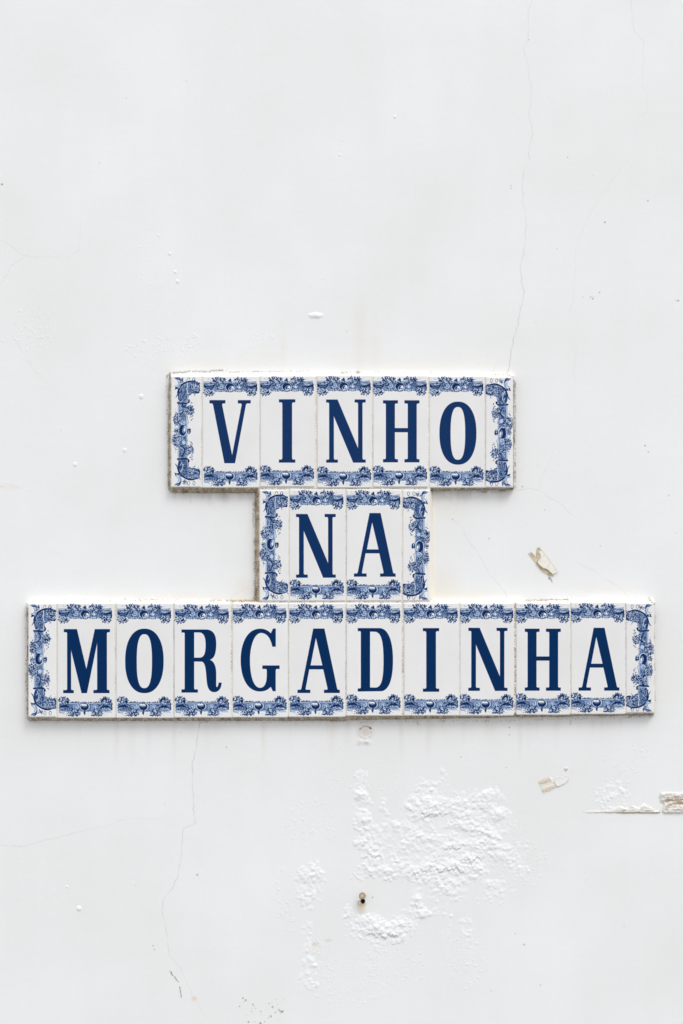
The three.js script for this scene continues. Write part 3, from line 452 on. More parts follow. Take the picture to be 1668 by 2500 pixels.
function bottomFrieze(c, seed) {      // measured at 10.45; the tile ends at y = 632
  const r = rng(seed);
  c.fillStyle = MID; c.fillRect(75, 240, 1355, 195);
  scrolls(c, r, 170, (q) => [80 + 1340 * q(), 250 + 170 * q()], 20);
  stroke(c, PALE, 24, 300, 248, 700, 248, 1140, 248, 1420, 250); stroke(c, DARK, 9, 300, 236, 500, 238, 620, 250, 660, 236, 900, 236, 1140, 240, 1428, 242); stroke(c, INK, 8, 380, 222, 470, 226, 505, 204); stroke(c, INK, 8, 945, 214, 990, 222, 1010, 246);
  stroke(c, DARK, 22, 1424, 245, 1418, 320, 1426, 412);
  stroke(c, PALE, 26, 75, 448, 700, 446, 1400, 450); stroke(c, DARK, 9, 75, 430, 700, 430, 1380, 432); stroke(c, INK, 8, 75, 482, 90, 464, 700, 464, 1390, 464, 1416, 492);
  // leaf mounds
  shape(c, DARK, 80, 388, 95, 320, 210, 290, 290, 300, 335, 370, 270, 352, 200, 345, 130, 352); for (const x of [130, 180, 230, 280]) stroke(c, x % 100 ? INK : PALE, 13, x - 20, 345, x + 5, 365, x + 15, 405);
  stroke(c, WHITE, 10, 110, 398, 150, 372, 190, 378);
  shape(c, DARK, 1085, 412, 1150, 330, 1260, 295, 1350, 318, 1428, 412, 1350, 362, 1270, 345, 1170, 380); for (const x of [1190, 1240, 1300, 1350]) stroke(c, x % 100 ? PALE : INK, 13, x - 20, 372, x, 390, x + 20, 418);
  stroke(c, WHITE, 12, 1260, 408, 1320, 390, 1380, 412);
  for (const [x, y, rr] of [[510, 335, 78], [980, 345, 82]]) { dot(c, PALE, x, y, rr, rr * 0.88); for (let k = 0; k < 9; k++) { c.strokeStyle = k % 2 ? INK : MID; c.lineWidth = 8; c.beginPath(); c.arc(x + 16 * (r() - 0.5), y + 12 * (r() - 0.5), rr * (0.2 + 0.09 * k), r() * 6, r() * 6 + 3); c.stroke(); } }
  leaf(c, DARK, 380, 360, 130, 34, 0.8); leaf(c, DARK, 440, 390, 120, 30, 0.6); leaf(c, INK, 340, 300, 70, 18, 0.2); leaf(c, DARK, 1080, 300, 60, 20, 0.2);
  dot(c, PALE, 730, 335, 134, 112); c.strokeStyle = INK; c.lineWidth = 9; c.beginPath(); c.ellipse(730, 335, 136, 114, 0, 0, 7); c.stroke(); stroke(c, DARK, 9, 650, 262, 690, 250, 730, 216, 790, 232, 830, 258);
  dot(c, DARK, 728, 338, 106, 94); dot(c, WHITE, 715, 305, 76, 46, 0.1);
  for (let k = 0; k < 18; k++) { const t = k / 17, x = lerp(640, 810, t); leaf(c, k % 2 ? INK : DARK, x, 372, 70, 8, -1.57 + 0.3 * (t - 0.5)); }
  leaf(c, DARK, 690, 275, 60, 14, -0.4);
  shape(c, INK, 700, 425, 690, 480, 712, 535, 735, 560, 748, 520, 752, 470, 742, 425); dot(c, PALE, 708, 440, 12, 22);
  for (let k = 0; k < 46; k++) leaf(c, k % 3 ? INK : DARK, 80 + 1330 * r(), 425 + 16 * r(), 40, 13, (r() - 0.5) * 2.4); for (let k = 0; k < 40; k++) leaf(c, k % 3 ? INK : DARK, 320 + 800 * r(), 228 + 22 * r(), 42, 13, -0.5 - 2 * r());
  bouquet(c, r, 445, 510, 178, 64, 32); bouquet(c, r, 490, 440, 70, 44, 30); bouquet(c, r, 1045, 510, 165, 66, 32); bouquet(c, r, 1010, 440, 60, 44, 30);
  for (let k = 0; k < 14; k++) leaf(c, k % 3 ? DARK : INK, 270 + 340 * r(), 530 + 26 * r(), 42, 16, r() * 3.1); for (let k = 0; k < 14; k++) leaf(c, k % 3 ? DARK : INK, 890 + 300 * r(), 530 + 28 * r(), 42, 16, r() * 3.1);
  stroke(c, MID, 7, 90, 495, 150, 505, 220, 500, 180, 540, 240, 525); stroke(c, INK, 9, 95, 488, 150, 498, 210, 492); stroke(c, MID, 7, 1210, 548, 1245, 540, 1270, 552); stroke(c, MID, 7, 1230, 486, 1300, 500, 1360, 494); stroke(c, PALE, 9, 790, 540, 815, 500, 850, 540, 820, 560);
  bouquet(c, r, 205, 185, 138, 98, 34); bouquet(c, r, 1265, 192, 145, 96, 34);
  shape(c, DARK, 210, 215, 250, 130, 310, 150, 340, 215, 300, 280, 270, 220); stroke(c, PALE, 16, 245, 200, 250, 160, 290, 170); shape(c, DARK, 1120, 230, 1170, 130, 1290, 110, 1310, 160, 1230, 160, 1180, 215);
  for (const [x, y, a] of [[100, 130, -2.2], [120, 110, -1.2], [90, 180, 2.8], [1350, 130, -1.5], [1390, 170, -0.2], [1330, 120, -2.4], [160, 120, -1]]) leaf(c, DARK, x, y, 44, 17, a);
}
function sideBorder(c, seed) {        // in drawing units from the tile's top left corner
  const r = rng(seed), A = (x, y) => [x / 16.2 - 8, y / 16.2 - 13], B = (x, y) => [x / 14.69 - 8, y / 14.69 + 122];
  const a = (...v) => v.flatMap((_, i) => (i % 2 ? [] : A(v[i], v[i + 1]))), b = (...v) => v.flatMap((_, i) => (i % 2 ? [] : B(v[i], v[i + 1])));
  // column
  c.fillStyle = MID; c.fillRect(17.5, 64, 20, 140);
  scrolls(c, r, 130, (q) => [19 + 17 * q(), 68 + 132 * q()], 2.4);
  for (const [x, w] of [[17.6, 2.6], [37, 2]]) { c.fillStyle = PALE; c.fillRect(x - w / 2, 66, w, 138); c.fillStyle = INK; c.fillRect(x - w / 2 - 0.5, 66, 0.7, 138); c.fillRect(x + w / 2 - 0.2, 66, 0.7, 138); }
  stroke(c, DARK, 2.6, ...a(570, 1320, 640, 1450, 600, 1600, 520, 1700)); stroke(c, DARK, 2.4, ...b(480, 700, 600, 820, 590, 950, 500, 1100)); stroke(c, PALE, 1.2, ...a(480, 1400, 560, 1480, 500, 1560)); stroke(c, WHITE, 1, ...a(460, 1640, 540, 1600, 580, 1540)); stroke(c, PALE, 1.2, ...b(450, 780, 540, 820, 540, 900));
  // upper scroll
  shape(c, MID, ...a(400, 720, 470, 600, 560, 520, 700, 440, 900, 420, 1080, 440, 1240, 520, 1240, 700, 1240, 860, 1000, 840, 900, 930, 800, 970, 760, 1100, 740, 1240, 600, 1250, 450, 1240, 400, 1100, 380, 960, 390, 830));
  scrolls(c, r, 60, (q) => { const t = q(), s = q(); return A(420 + 340 * t, 560 + 640 * s); }, 2.6); scrolls(c, r, 40, (q) => A(760 + 420 * q(), 470 + 380 * q()), 2.4);
  shape(c, INK, ...a(400, 760, 480, 820, 560, 960, 560, 1150, 500, 1230, 440, 1180, 390, 1040, 370, 900)); stroke(c, PALE, 1.1, ...a(440, 900, 470, 1000, 460, 1120)); stroke(c, PALE, 0.9, ...a(480, 860, 530, 980, 530, 1100)); stroke(c, WHITE, 0.9, ...a(480, 1225, 545, 1190, 560, 1140));
  stroke(c, DARK, 4.2, ...a(385, 860, 420, 700, 480, 590, 580, 510, 740, 430, 900, 405, 1080, 425, 1230, 505)); stroke(c, INK, 3, ...a(900, 400, 1020, 400, 1060, 360));
  stroke(c, WHITE, 1.5, ...a(760, 470, 770, 600, 740, 720, 760, 840, 790, 920)); stroke(c, INK, 0.8, ...a(785, 470, 792, 600, 768, 720, 790, 850)); stroke(c, PALE, 1.4, ...a(790, 960, 750, 1060, 740, 1230)); stroke(c, INK, 0.7, ...a(765, 970, 725, 1060, 718, 1230)); stroke(c, INK, 0.7, ...a(810, 960, 775, 1060, 765, 1230)); stroke(c, DARK, 2.2, ...a(800, 940, 860, 950, 900, 910));
  shape(c, INK, ...a(390, 830, 400, 900, 360, 1000, 265, 1095, 330, 980)); shape(c, DARK, ...a(245, 590, 300, 660, 240, 750, 320, 715, 410, 700, 400, 650, 320, 630)); // thorns
  stroke(c, PALE, 2, ...a(390, 370, 440, 450, 420, 560, 350, 615, 270, 615)); stroke(c, INK, 0.8, ...a(370, 375, 415, 450, 400, 545, 340, 592, 262, 590)); stroke(c, MID, 4, ...a(470, 340, 490, 450, 450, 580, 420, 660)); stroke(c, WHITE, 0.9, ...a(490, 360, 510, 440, 470, 540));
  shape(c, INK, ...a(232, 262, 380, 220, 500, 280, 500, 350, 420, 350, 320, 340)); stroke(c, PALE, 1, ...a(280, 262, 370, 262, 440, 300)); shape(c, INK, ...a(500, 340, 540, 290, 565, 230, 600, 300, 590, 350, 610, 390, 540, 400)); stroke(c, PALE, 0.9, ...a(520, 380, 550, 330, 565, 290)); scrolls(c, r, 8, (q) => A(470 + 120 * q(), 340 + 130 * q()), 1.6);
  for (const x of [805, 1010]) { stroke(c, INK, 1, ...a(x - 55, 360, x - 40, 300, x, 250, x + 50, 290, x + 40, 350)); } leaf(c, INK, ...A(960, 380), 6, 1.4, -1.3); leaf(c, INK, ...A(690, 380), 3, 1.2, -0.4);
  bouquet(c, r, ...A(1050, 660), 12.98, 14.4, 2.5); bouquet(c, r, ...A(1140, 760), 7, 7, 2.3); shape(c, DARK, ...a(1060, 830, 1150, 850, 1240, 780, 1240, 870, 1180, 890)); leaf(c, INK, ...A(1200, 520), 6, 1.6, -1);
  sprig(c, r, 5, 2, ...a(1010, 800, 1000, 880, 960, 900)); sprig(c, r, 4, 2, ...a(1010, 890, 1020, 950, 1050, 985)); leaf(c, DARK, ...A(1060, 840), 3.4, 1.1, 1.2); leaf(c, INK, ...A(880, 830), 7, 1.6, 0.2);
  // collars
  stroke(c, DARK, 4, ...a(375, 1262, 480, 1270, 620, 1280, 760, 1280, 835, 1220, 820, 1150)); stroke(c, PALE, 1.1, ...a(640, 1230, 720, 1230, 790, 1290)); shape(c, INK, ...a(370, 1270, 380, 1320, 430, 1360, 400, 1270));
  stroke(c, DARK, 4.2, ...b(340, 1192, 450, 1190, 560, 1170, 680, 1180, 740, 1240, 740, 1275)); stroke(c, PALE, 1.2, ...b(400, 1210, 450, 1240, 490, 1300));
  // bunches along the column
  bouquet(c, r, ...A(800, 1560), 15.34, 12, 2.6); bouquet(c, r, ...A(870, 1620), 7, 8, 2.4);
  for (const [x, y, q] of [[920, 1270, 5], [860, 1350, 5], [950, 1410, 5], [960, 1530, 5], [970, 1620, 6], [960, 1780, 5], [870, 1830, 5], [930, 1910, 5], [900, 1970, 3]]) sprig(c, r, q, 2, ...A(x, y), ...A(x + 20, y - 20));
  bouquet(c, r, ...A(400, 1900), 12.98, 14.4, 2.5); bouquet(c, r, ...A(330, 1980), 7, 7, 2.3);
  for (const [x, y, q] of [[320, 1620, 4], [280, 1700, 5], [350, 1720, 4], [280, 1790, 5], [270, 2080, 5], [300, 2160, 4], [350, 2120, 4], [260, 1880, 3]]) sprig(c, r, q, 2, ...A(x, y), ...A(x - 15, y + 25));
  stroke(c, MID, 0.7, ...a(310, 1560, 290, 1505, 255, 1510)); stroke(c, MID, 0.7, ...a(280, 2200, 240, 2240, 260, 2290));
  dot(c, PALE, ...A(610, 2040), 7, 7); for (let k = 0; k < 5; k++) { c.strokeStyle = k % 2 ? INK : MID; c.lineWidth = 0.8; c.beginPath(); c.arc(...A(610, 2040), 1.5 + 1.3 * k, k, k + 4.4); c.stroke(); }
  stroke(c, INK, 0.8, ...a(760, 1780, 770, 1960, 820, 2030, 780, 2100)); stroke(c, PALE, 1.4, ...a(735, 1750, 745, 1960, 760, 2050));
  // shell
  stroke(c, PALE, 3.4, ...b(330, 260, 420, 340, 540, 370, 650, 300, 670, 180, 640, 60)); stroke(c, INK, 0.8, ...b(330, 290, 420, 375, 540, 398, 680, 320, 700, 180));
  dot(c, DARK, 27.6, 132.4, 8.4, 13.6); dot(c, PALE, 31.4, 130.4, 4.2, 9.4, 0.2); for (let k = 0; k < 12; k++) leaf(c, k % 2 ? DARK : INK, 26, 122 + 1.7 * k, 8 + 2 * (k % 3), 0.8, 0.5 - 0.09 * k); dot(c, WHITE, 32.2, 131, 2, 4.6);
  dot(c, INK, ...B(745, 175), 4.6, 7.4); dot(c, DARK, ...B(760, 150), 3.4, 4.6); for (const y of [90, 180, 240]) dot(c, WHITE, ...B(740, y), 1.5, 1.1); leaf(c, DARK, ...B(750, 110), 5, 1.3, -0.1); stroke(c, PALE, 1.2, ...b(690, 350, 720, 310, 770, 280));
  bouquet(c, r, ...B(285, 165), 5, 6, 2.1); leaf(c, DARK, ...B(280, 140), 5.4, 1.5, 2.6); stroke(c, PALE, 1.4, ...b(310, 260, 360, 310, 380, 420));
  bouquet(c, r, ...B(310, 510), 12.39, 18, 2.5); for (const [x, y, q] of [[240, 340, 5], [230, 420, 4], [240, 560, 4], [250, 640, 5], [290, 700, 5], [240, 790, 4], [280, 830, 5]]) sprig(c, r, q, 2, ...B(x, y), ...B(x + 20, y + 20)); stroke(c, MID, 0.7, ...b(260, 880, 270, 950, 235, 965));
  stroke(c, INK, 0.8, ...b(640, 520, 700, 550, 715, 490)); dot(c, PALE, ...B(560, 590), 4.5, 5);
  bouquet(c, r, ...B(750, 860), 11.21, 10.8, 2.5); bouquet(c, r, ...B(700, 960), 6, 7, 2.3); for (const [x, y, q] of [[810, 570, 5], [850, 630, 5], [790, 670, 4], [860, 740, 6], [880, 860, 6], [890, 930, 5], [850, 1020, 5], [790, 1110, 6], [840, 1190, 6], [845, 1080, 4]]) sprig(c, r, q, 2, ...B(x, y), ...B(x + 15, y + 22)); stroke(c, MID, 0.7, ...b(740, 580, 780, 550, 820, 560));
  // lower scroll and basket
  shape(c, MID, ...b(400, 1200, 560, 1200, 690, 1210, 700, 1350, 740, 1490, 840, 1510, 960, 1580, 1130, 1560, 1150, 1700, 1130, 1850, 1000, 1900, 800, 1950, 660, 1900, 500, 1830, 400, 1720, 340, 1560, 330, 1400, 370, 1260));
  scrolls(c, r, 80, (q) => B(400 + 300 * q(), 1230 + 560 * q()), 2.6); scrolls(c, r, 50, (q) => B(680 + 420 * q(), 1540 + 360 * q()), 2.4);
  shape(c, INK, ...b(400, 1220, 460, 1330, 500, 1450, 460, 1560, 380, 1560, 340, 1480, 345, 1350)); stroke(c, PALE, 1.6, ...b(520, 1350, 530, 1480, 470, 1600, 440, 1640)); stroke(c, WHITE, 1.2, ...b(430, 1420, 470, 1370, 480, 1300)); stroke(c, PALE, 1.2, ...b(560, 1540, 500, 1600, 450, 1650)); stroke(c, INK, 1.1, ...b(620, 1420, 640, 1520, 560, 1540));
  stroke(c, DARK, 3.6, ...b(340, 1500, 370, 1640, 440, 1760, 560, 1850, 720, 1930, 860, 1940, 1000, 1890, 1110, 1850)); stroke(c, INK, 1, ...b(670, 1460, 680, 1600, 690, 1750, 700, 1900)); stroke(c, PALE, 1.3, ...b(690, 1220, 690, 1380, 720, 1470)); stroke(c, DARK, 1, ...b(706, 1220, 706, 1400, 740, 1480, 820, 1500));
  for (let k = 0; k < 6; k++) stroke(c, k % 2 ? WHITE : PALE, 1.2, ...b(700, 1560 + 55 * k, 760, 1580 + 55 * k, 840, 1550 + 55 * k));
  bouquet(c, r, ...B(900, 1690), 12, 11, 2.5); bouquet(c, r, ...B(960, 1800), 9, 7, 2.3); shape(c, INK, ...b(1000, 1580, 1070, 1540, 1150, 1590, 1150, 1700, 1120, 1800, 1090, 1700, 1080, 1620)); stroke(c, PALE, 1.2, ...b(1000, 1650, 1060, 1660, 1100, 1700)); stroke(c, PALE, 1.2, ...b(960, 1800, 1060, 1830, 1140, 1900)); stroke(c, INK, 1, ...b(1060, 1860, 1120, 1890, 1150, 1950));
  for (const [x, y] of [[940, 1460], [890, 1510], [970, 1540]]) sprig(c, r, 4, 2, ...B(x, y), ...B(x - 10, y + 30)); stroke(c, MID, 0.7, ...b(940, 1440, 960, 1410, 990, 1410)); stroke(c, MID, 0.7, ...b(1060, 1470, 1110, 1480, 1105, 1520));
  for (const x of [735, 925]) { c.strokeStyle = INK; c.lineWidth = 0.9; c.beginPath(); c.ellipse(...B(x, 2060), 2.8, 4.4, 0.1, 0, 7); c.stroke(); } leaf(c, INK, ...B(900, 1960), 6, 1.3, 0.8); leaf(c, INK, ...B(620, 2080), 4, 1, 0.2);
  shape(c, INK, ...b(230, 1345, 300, 1380, 350, 1480, 340, 1540, 290, 1440)); shape(c, DARK, ...b(210, 1675, 290, 1705, 380, 1690, 400, 1770, 300, 1780, 240, 1800, 260, 1740)); dot(c, WHITE, ...B(310, 1740), 1.4, 1.2);
  stroke(c, MID, 4.4, ...b(400, 1780, 440, 1880, 450, 1990, 410, 2060)); stroke(c, PALE, 1.9, ...b(250, 1795, 350, 1820, 405, 1910, 370, 2020, 300, 2060)); stroke(c, INK, 0.8, ...b(270, 1830, 350, 1860, 375, 1930, 350, 2000)); shape(c, INK, ...b(215, 2140, 280, 2060, 380, 2060, 460, 1960, 460, 2060, 410, 2150, 340, 2165, 290, 2130)); stroke(c, PALE, 1, ...b(270, 2120, 330, 2110, 380, 2130));
  for (let k = 0; k < 14; k++) leaf(c, k % 2 ? INK : DARK, ...B(470 + 200 * r(), 1960 + 130 * r()), 4, 1.1, r() * 6.283); for (let k = 0; k < 6; k++) stroke(c, INK, 0.8, ...b(480 + 150 * r(), 1900 + 170 * r(), 520 + 150 * r(), 1960 + 120 * r(), 560 + 120 * r(), 1960 + 110 * r()));
}

const K = 3;                          // texels to the drawing unit on the tiles
// kind, left, top, right, bottom of each tile; then the box of its letter
const TILES = [
  ['(', 418.2, 918, 490.5, 1189.5], ['V', 494.5, 918, 633.5, 1191, 511.9, 977, 612, 1130.7], ['I', 635.5, 917, 768.5, 1189, 681.5, 975.1, 721, 1129.3], ['N', 774.5, 916, 908.4, 1191.4, 796.9, 975.5, 892.8, 1129.3], ['H', 911, 916.5, 1045, 1189.6, 935.6, 977.5, 1024, 1128.5], ['O', 1048.7, 917.5, 1183.6, 1191, 1073.4, 980.7, 1163.3, 1134.3], [')', 1186, 919.5, 1252.2, 1190],
  ['(', 633.6, 1196, 704, 1468], ['N', 706.4, 1194.5, 843.3, 1468, 723.3, 1255.1, 819.8, 1410.3], ['A', 846.2, 1194.6, 980.6, 1467.6, 864.7, 1252.8, 965.9, 1407.7], [')', 983.6, 1195.5, 1050, 1467.5],
  ['(', 69.4, 1473, 137.2, 1751], ['M', 140.1, 1472, 280, 1753.4, 154.7, 1536, 268.8, 1692], ['O', 284, 1472.4, 423, 1753.4, 306.1, 1535, 399.6, 1692], ['R', 425.6, 1473, 563.4, 1752.4, 443.6, 1537, 541, 1690.6], ['G', 567.8, 1472, 702.6, 1752, 588, 1534.7, 682.5, 1688], ['A', 704.8, 1472, 842.6, 1751, 726.8, 1534.7, 829.4, 1691.7], ['D', 846, 1472, 980.4, 1748, 873.9, 1533.6, 959.4, 1688], ['I', 986.6, 1471.6, 1120.4, 1747.6, 1032.9, 1533.6, 1072, 1688.6], ['N', 1123.4, 1472, 1255, 1747.6, 1144, 1533, 1239, 1686.6], ['H', 1260.6, 1471.6, 1392, 1745.6, 1281.7, 1535, 1369, 1686], ['A', 1394.6, 1470.4, 1526.4, 1744, 1413, 1533, 1512, 1686], [')', 1529, 1471.6, 1596.8, 1740.4],
];
TILES.forEach(([kind, x0, y0, x1, y1, a, b, c2, d], n) => {
  const W = x1 - x0, H = y1 - y0, row = n < 7 ? 0 : n < 11 ? 1 : 2, r = rng(3000 + n);
  const map = canvasTexture(Math.round(W * K), Math.round(H * K), (c, w, h) => {
    const tone = 4 * (r() - 0.5);
    mottle(c, w, h, [231 + tone, 231 + tone, 232 + tone], 500 + n, (i, j) => 4 * fbm(i / 190 + n * 7, j / 260, 2), 1);
    c.scale(K, K);
        if (kind === '(' || kind === ')') {
      c.save();
      if (kind === ')') { c.translate(W, H); c.rotate(Math.PI); }
      c.translate((W - 70) / 2 - 0.5, 1); c.scale(1, (H - 2) / 271);
      sideBorder(c, 40 + n); c.restore();
    } else {
      c.save(); c.translate((W - 137) / 2, 0); c.scale(1 / 10.45, 1 / 10.45); c.translate(-45, -84); topFrieze(c, 60); c.restore();
      c.save(); c.translate((W - 137) / 2, H); c.scale(1 / 10.45, 1 / 10.45); c.translate(-45, -632); bottomFrieze(c, 90); c.restore();
      c.save(); c.translate(a - x0, b - y0);
      c.beginPath();
      const p = { moveTo: (x, y) => c.moveTo(x * (c2 - a), y * (d - b)), lineTo: (x, y) => c.lineTo(x * (c2 - a), y * (d - b)), bezierCurveTo: (x, y, u, v, s, t) => c.bezierCurveTo(x * (c2 - a), y * (d - b), u * (c2 - a), v * (d - b), s * (c2 - a), t * (d - b)), closePath: () => c.closePath() };
      LETTERS[kind](p);
      c.strokeStyle = 'rgba(92,70,120,0.55)'; c.lineWidth = 1; c.lineJoin = 'round'; c.stroke();
      c.fillStyle = ['#113363', '#0d3160', '#022c5a'][row]; c.fill('evenodd');
      c.save(); c.clip('evenodd');
      for (let k = 0; k < 90; k++) { c.globalAlpha = 0.12 + 0.2 * r(); dot(c, r() < 0.6 ? '#2f5a92' : '#021c48', (c2 - a) * r(), (d - b) * r(), 0.4 + 0.8 * r()); }
      for (let k = 0; k < 3; k++) { c.globalAlpha = 0.4; dot(c, '#9fb4c4', (c2 - a) * r(), (d - b) * r(), 0.5 + 0.5 * r(), 0.4); }
      c.restore(); c.restore();
    }
    for (let k = 0; k < 7; k++) { c.globalAlpha = 0.35; dot(c, '#8d8378', W * r(), H * r(), 0.3 + 0.6 * r()); }
    // soil that has crept over the glaze from the joints
    for (let k = 0; k < 150; k++) { const e = Math.floor(r() * 4), o = r() * r() * 2.6, t = r(); c.globalAlpha = 0.03 + 0.12 * r() * smooth(-0.2, 0.4, noise(t * 7 + n * 3, e * 9)); dot(c, '#7d6c58', e < 2 ? (e ? W - o : o) : W * t, e < 2 ? H * t : e === 2 ? o : H - o, 0.4 + 0.8 * r()); }
  });
  const w = W * S * ((DIST - ZF) / DIST), h = H * S * ((DIST - ZF) / DIST), depth = 0.0085;
  const g = new RoundedBoxGeometry(w, h, depth, 4, 0.0016);
  const p = g.attributes.position, uv = g.attributes.uv;
  for (let i = 0; i < p.count; i++) uv.setXY(i, p.getX(i) / w + 0.5, p.getY(i) / h + 0.5);
  const t = obj(kind === '(' || kind === ')' ? 'border_tile' : 'letter_tile', g, new THREE.MeshPhysicalMaterial({ map, roughness: 0.16, specularIntensity: 0.18 }), sign);
  t.position.copy(local((x0 + x1) / 2, (y0 + y1) / 2, ZF - depth / 2 + (r() - 0.5) * 0.0008));
  t.rotation.set((r() - 0.5) * 0.007, (r() - 0.5) * 0.009, (r() - 0.5) * 0.003);
});

// mortar bed and grout: a plate behind the joints and a rough skirt down to the wall
{
  const MX0 = 30, MX1 = 1640, MY0 = 885, MY1 = 1785, mk = 1.25;
  const map = canvasTexture((MX1 - MX0) * mk, (MY1 - MY0) * mk, (c, w, h) => {
    c.fillStyle = '#ebe8e1'; c.fillRect(0, 0, w, h);
    c.scale(mk, mk); c.translate(-MX0, -MY0);
    const r = rng(11);
    // soiled sides: x, y, width, height, colour
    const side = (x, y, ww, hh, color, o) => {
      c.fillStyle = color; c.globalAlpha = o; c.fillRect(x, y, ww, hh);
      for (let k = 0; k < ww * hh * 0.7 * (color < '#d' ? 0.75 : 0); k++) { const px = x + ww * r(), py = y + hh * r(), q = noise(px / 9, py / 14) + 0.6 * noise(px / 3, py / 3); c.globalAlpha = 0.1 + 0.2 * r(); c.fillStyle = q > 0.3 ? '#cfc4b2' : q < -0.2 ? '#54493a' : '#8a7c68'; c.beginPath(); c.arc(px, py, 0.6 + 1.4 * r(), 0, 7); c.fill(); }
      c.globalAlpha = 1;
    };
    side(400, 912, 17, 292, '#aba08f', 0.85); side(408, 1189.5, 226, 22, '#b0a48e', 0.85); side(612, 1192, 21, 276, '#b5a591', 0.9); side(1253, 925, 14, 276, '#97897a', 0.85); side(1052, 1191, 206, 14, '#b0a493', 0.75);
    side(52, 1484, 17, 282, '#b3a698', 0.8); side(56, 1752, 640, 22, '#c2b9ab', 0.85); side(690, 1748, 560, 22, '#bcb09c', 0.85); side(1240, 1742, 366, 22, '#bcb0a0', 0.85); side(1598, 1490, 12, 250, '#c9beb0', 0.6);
    side(560, 1461, 74, 9, '#c9b79c', 0.6); side(1052, 1200, 10, 260, '#efe6d6', 0.7);
    // joints
    for (const [x, y, hh, o] of [[492.5, 918, 270, 0.3], [634.5, 918, 270, 0.3], [771.5, 918, 270, 0.3], [909.7, 918, 270, 0.3], [1047, 918, 270, 0.3], [1185, 918, 270, 0.25], [705, 1196, 270, 0.2], [844.7, 1196, 270, 0.35], [982, 1196, 270, 0.3], [138.7, 1473, 276, 0.15], [282, 1473, 276, 0.4], [424.4, 1473, 276, 0.35], [565.6, 1473, 276, 0.6], [703.7, 1473, 276, 0.3], [844.3, 1473, 276, 0.35], [983.5, 1473, 276, 0.6], [1122, 1473, 276, 0.25], [1257.8, 1473, 276, 2.6], [1393.4, 1473, 270, 0.3], [1527.8, 1473, 270, 0.5]])
      for (let k = 0; k < hh * 3; k++) { const t = r(), q = smooth(-0.2, 0.45, noise(t * 8, x)); if (r() > 0.25 + q) continue; c.globalAlpha = o * (0.12 + 0.34 * r()); c.fillStyle = r() < 0.5 ? '#8b7a66' : '#b5a68f'; c.beginPath(); c.arc(x + 3 * (r() - 0.5), y + hh * t, 0.5 + r(), 0, 7); c.fill(); }
    for (const [x, y, ww] of [[634, 1193, 416], [634, 1470, 416]]) for (let k = 0; k < ww * 2.4; k++) { const t = r(), q = smooth(-0.2, 0.45, noise(t * 12, y)); if (r() > 0.2 + q) continue; c.globalAlpha = 0.1 + 0.25 * r(); c.fillStyle = '#8b7a66'; c.beginPath(); c.arc(x + ww * t, y + 2.5 * (r() - 0.5), 0.5 + r(), 0, 7); c.fill(); }
    c.globalAlpha = 1;
    drawSoil(c);
  });
  // outline, clockwise as seen; width of the skirt at the start and the end of each side, and how steeply it falls
  const O = [[418, 918, 9, 10, 1.2], [1252, 919, 5, 5, 3], [1252, 1190, 6, 7, 2.5], [1050, 1191, 9, 10, 1.1], [1050, 1470, 6, 5, 1.4], [1170, 1470.5, 4, 4, 1.6], [1390, 1470, 11, 11, 1.2], [1597, 1471.5, 3, 3, 3], [1597, 1740, 9, 12, 1.8], [834, 1750, 13, 11, 1.8], [69, 1752.5, 7, 8, 2.6], [69, 1473, 5, 6, 1.4], [633, 1471, 12, 12, 2.2], [633, 1191, 13, 14, 2.2], [418, 1189.5, 10, 9, 2.2]];
  const n = O.length, rings = [], PROFILE = [0, 0.12, 0.3, 0.5, 0.72, 0.9, 1];
  const put = (x, y, nx, ny, w, e, s) => {
    const ww = Math.max(1.5, w + 2.6 * noise(s / 60, 3) + 0.9 * noise(s / 14, 8));
    rings.push(PROFILE.map((f) => local(x + nx * ww * f + (f > 0 && f < 1 ? 0.6 * noise(s / 4, f * 20) : 0), y + ny * ww * f + (f > 0 && f < 1 ? 0.6 * noise(s / 4, f * 20 + 50) : 0), ZG * (1 - f ** e) - 0.0006 * (f === 1) + (f > 0 && f < 1 ? 0.0007 * noise(s / 7, f * 9) : 0))));
  };
  let s = 0;
  O.forEach(([x0, y0, w0, w1, e], i) => {
    const [x1, y1, nw0, , ne] = O[(i + 1) % n], l = Math.hypot(x1 - x0, y1 - y0), dx = (x1 - x0) / l, dy = (y1 - y0) / l, [x2, y2] = O[(i + 2) % n];
    for (let k = 0; k <= l; k += 1.6) put(x0 + dx * k, y0 + dy * k, dy, -dx, lerp(w0, w1, k / l), e, (s += 1.6));
    const l2 = Math.hypot(x2 - x1, y2 - y1), ex = (x2 - x1) / l2, ey = (y2 - y1) / l2, turn = Math.atan2(dx * ey - dy * ex, dx * ex + dy * ey);
    if (turn > 0.2) { const a0 = Math.atan2(-dx, dy); for (let k = 1; k < 8; k++) put(x1, y1, Math.cos(a0 + (turn * k) / 8), Math.sin(a0 + (turn * k) / 8), lerp(w1, nw0, k / 8) * 0.95, lerp(e, ne, k / 8), (s += 1)); }
  });
  const P = [], I = [], m = PROFILE.length;
  rings.forEach((q) => q.forEach((v) => P.push(v.x, v.y, v.z)));
  for (let i = 0; i < rings.length; i++) for (let k = 0; k + 1 < m; k++) { const a = i * m + k, b = ((i + 1) % rings.length) * m + k; I.push(a, b, a + 1, a + 1, b, b + 1); }
  const skirt = new THREE.BufferGeometry();
  skirt.setAttribute('position', new THREE.Float32BufferAttribute(P, 3));
  skirt.setIndex(I);
  const sh = new THREE.Shape(O.map(([x, y]) => { const v = local(x, y, 0); return new THREE.Vector2(v.x, v.y); }));
  const plate = new THREE.ShapeGeometry(sh);
  plate.translate(0, 0, ZG); plate.deleteAttribute('uv'); plate.deleteAttribute('normal');
  const g = mergeGeometries([skirt, plate]);
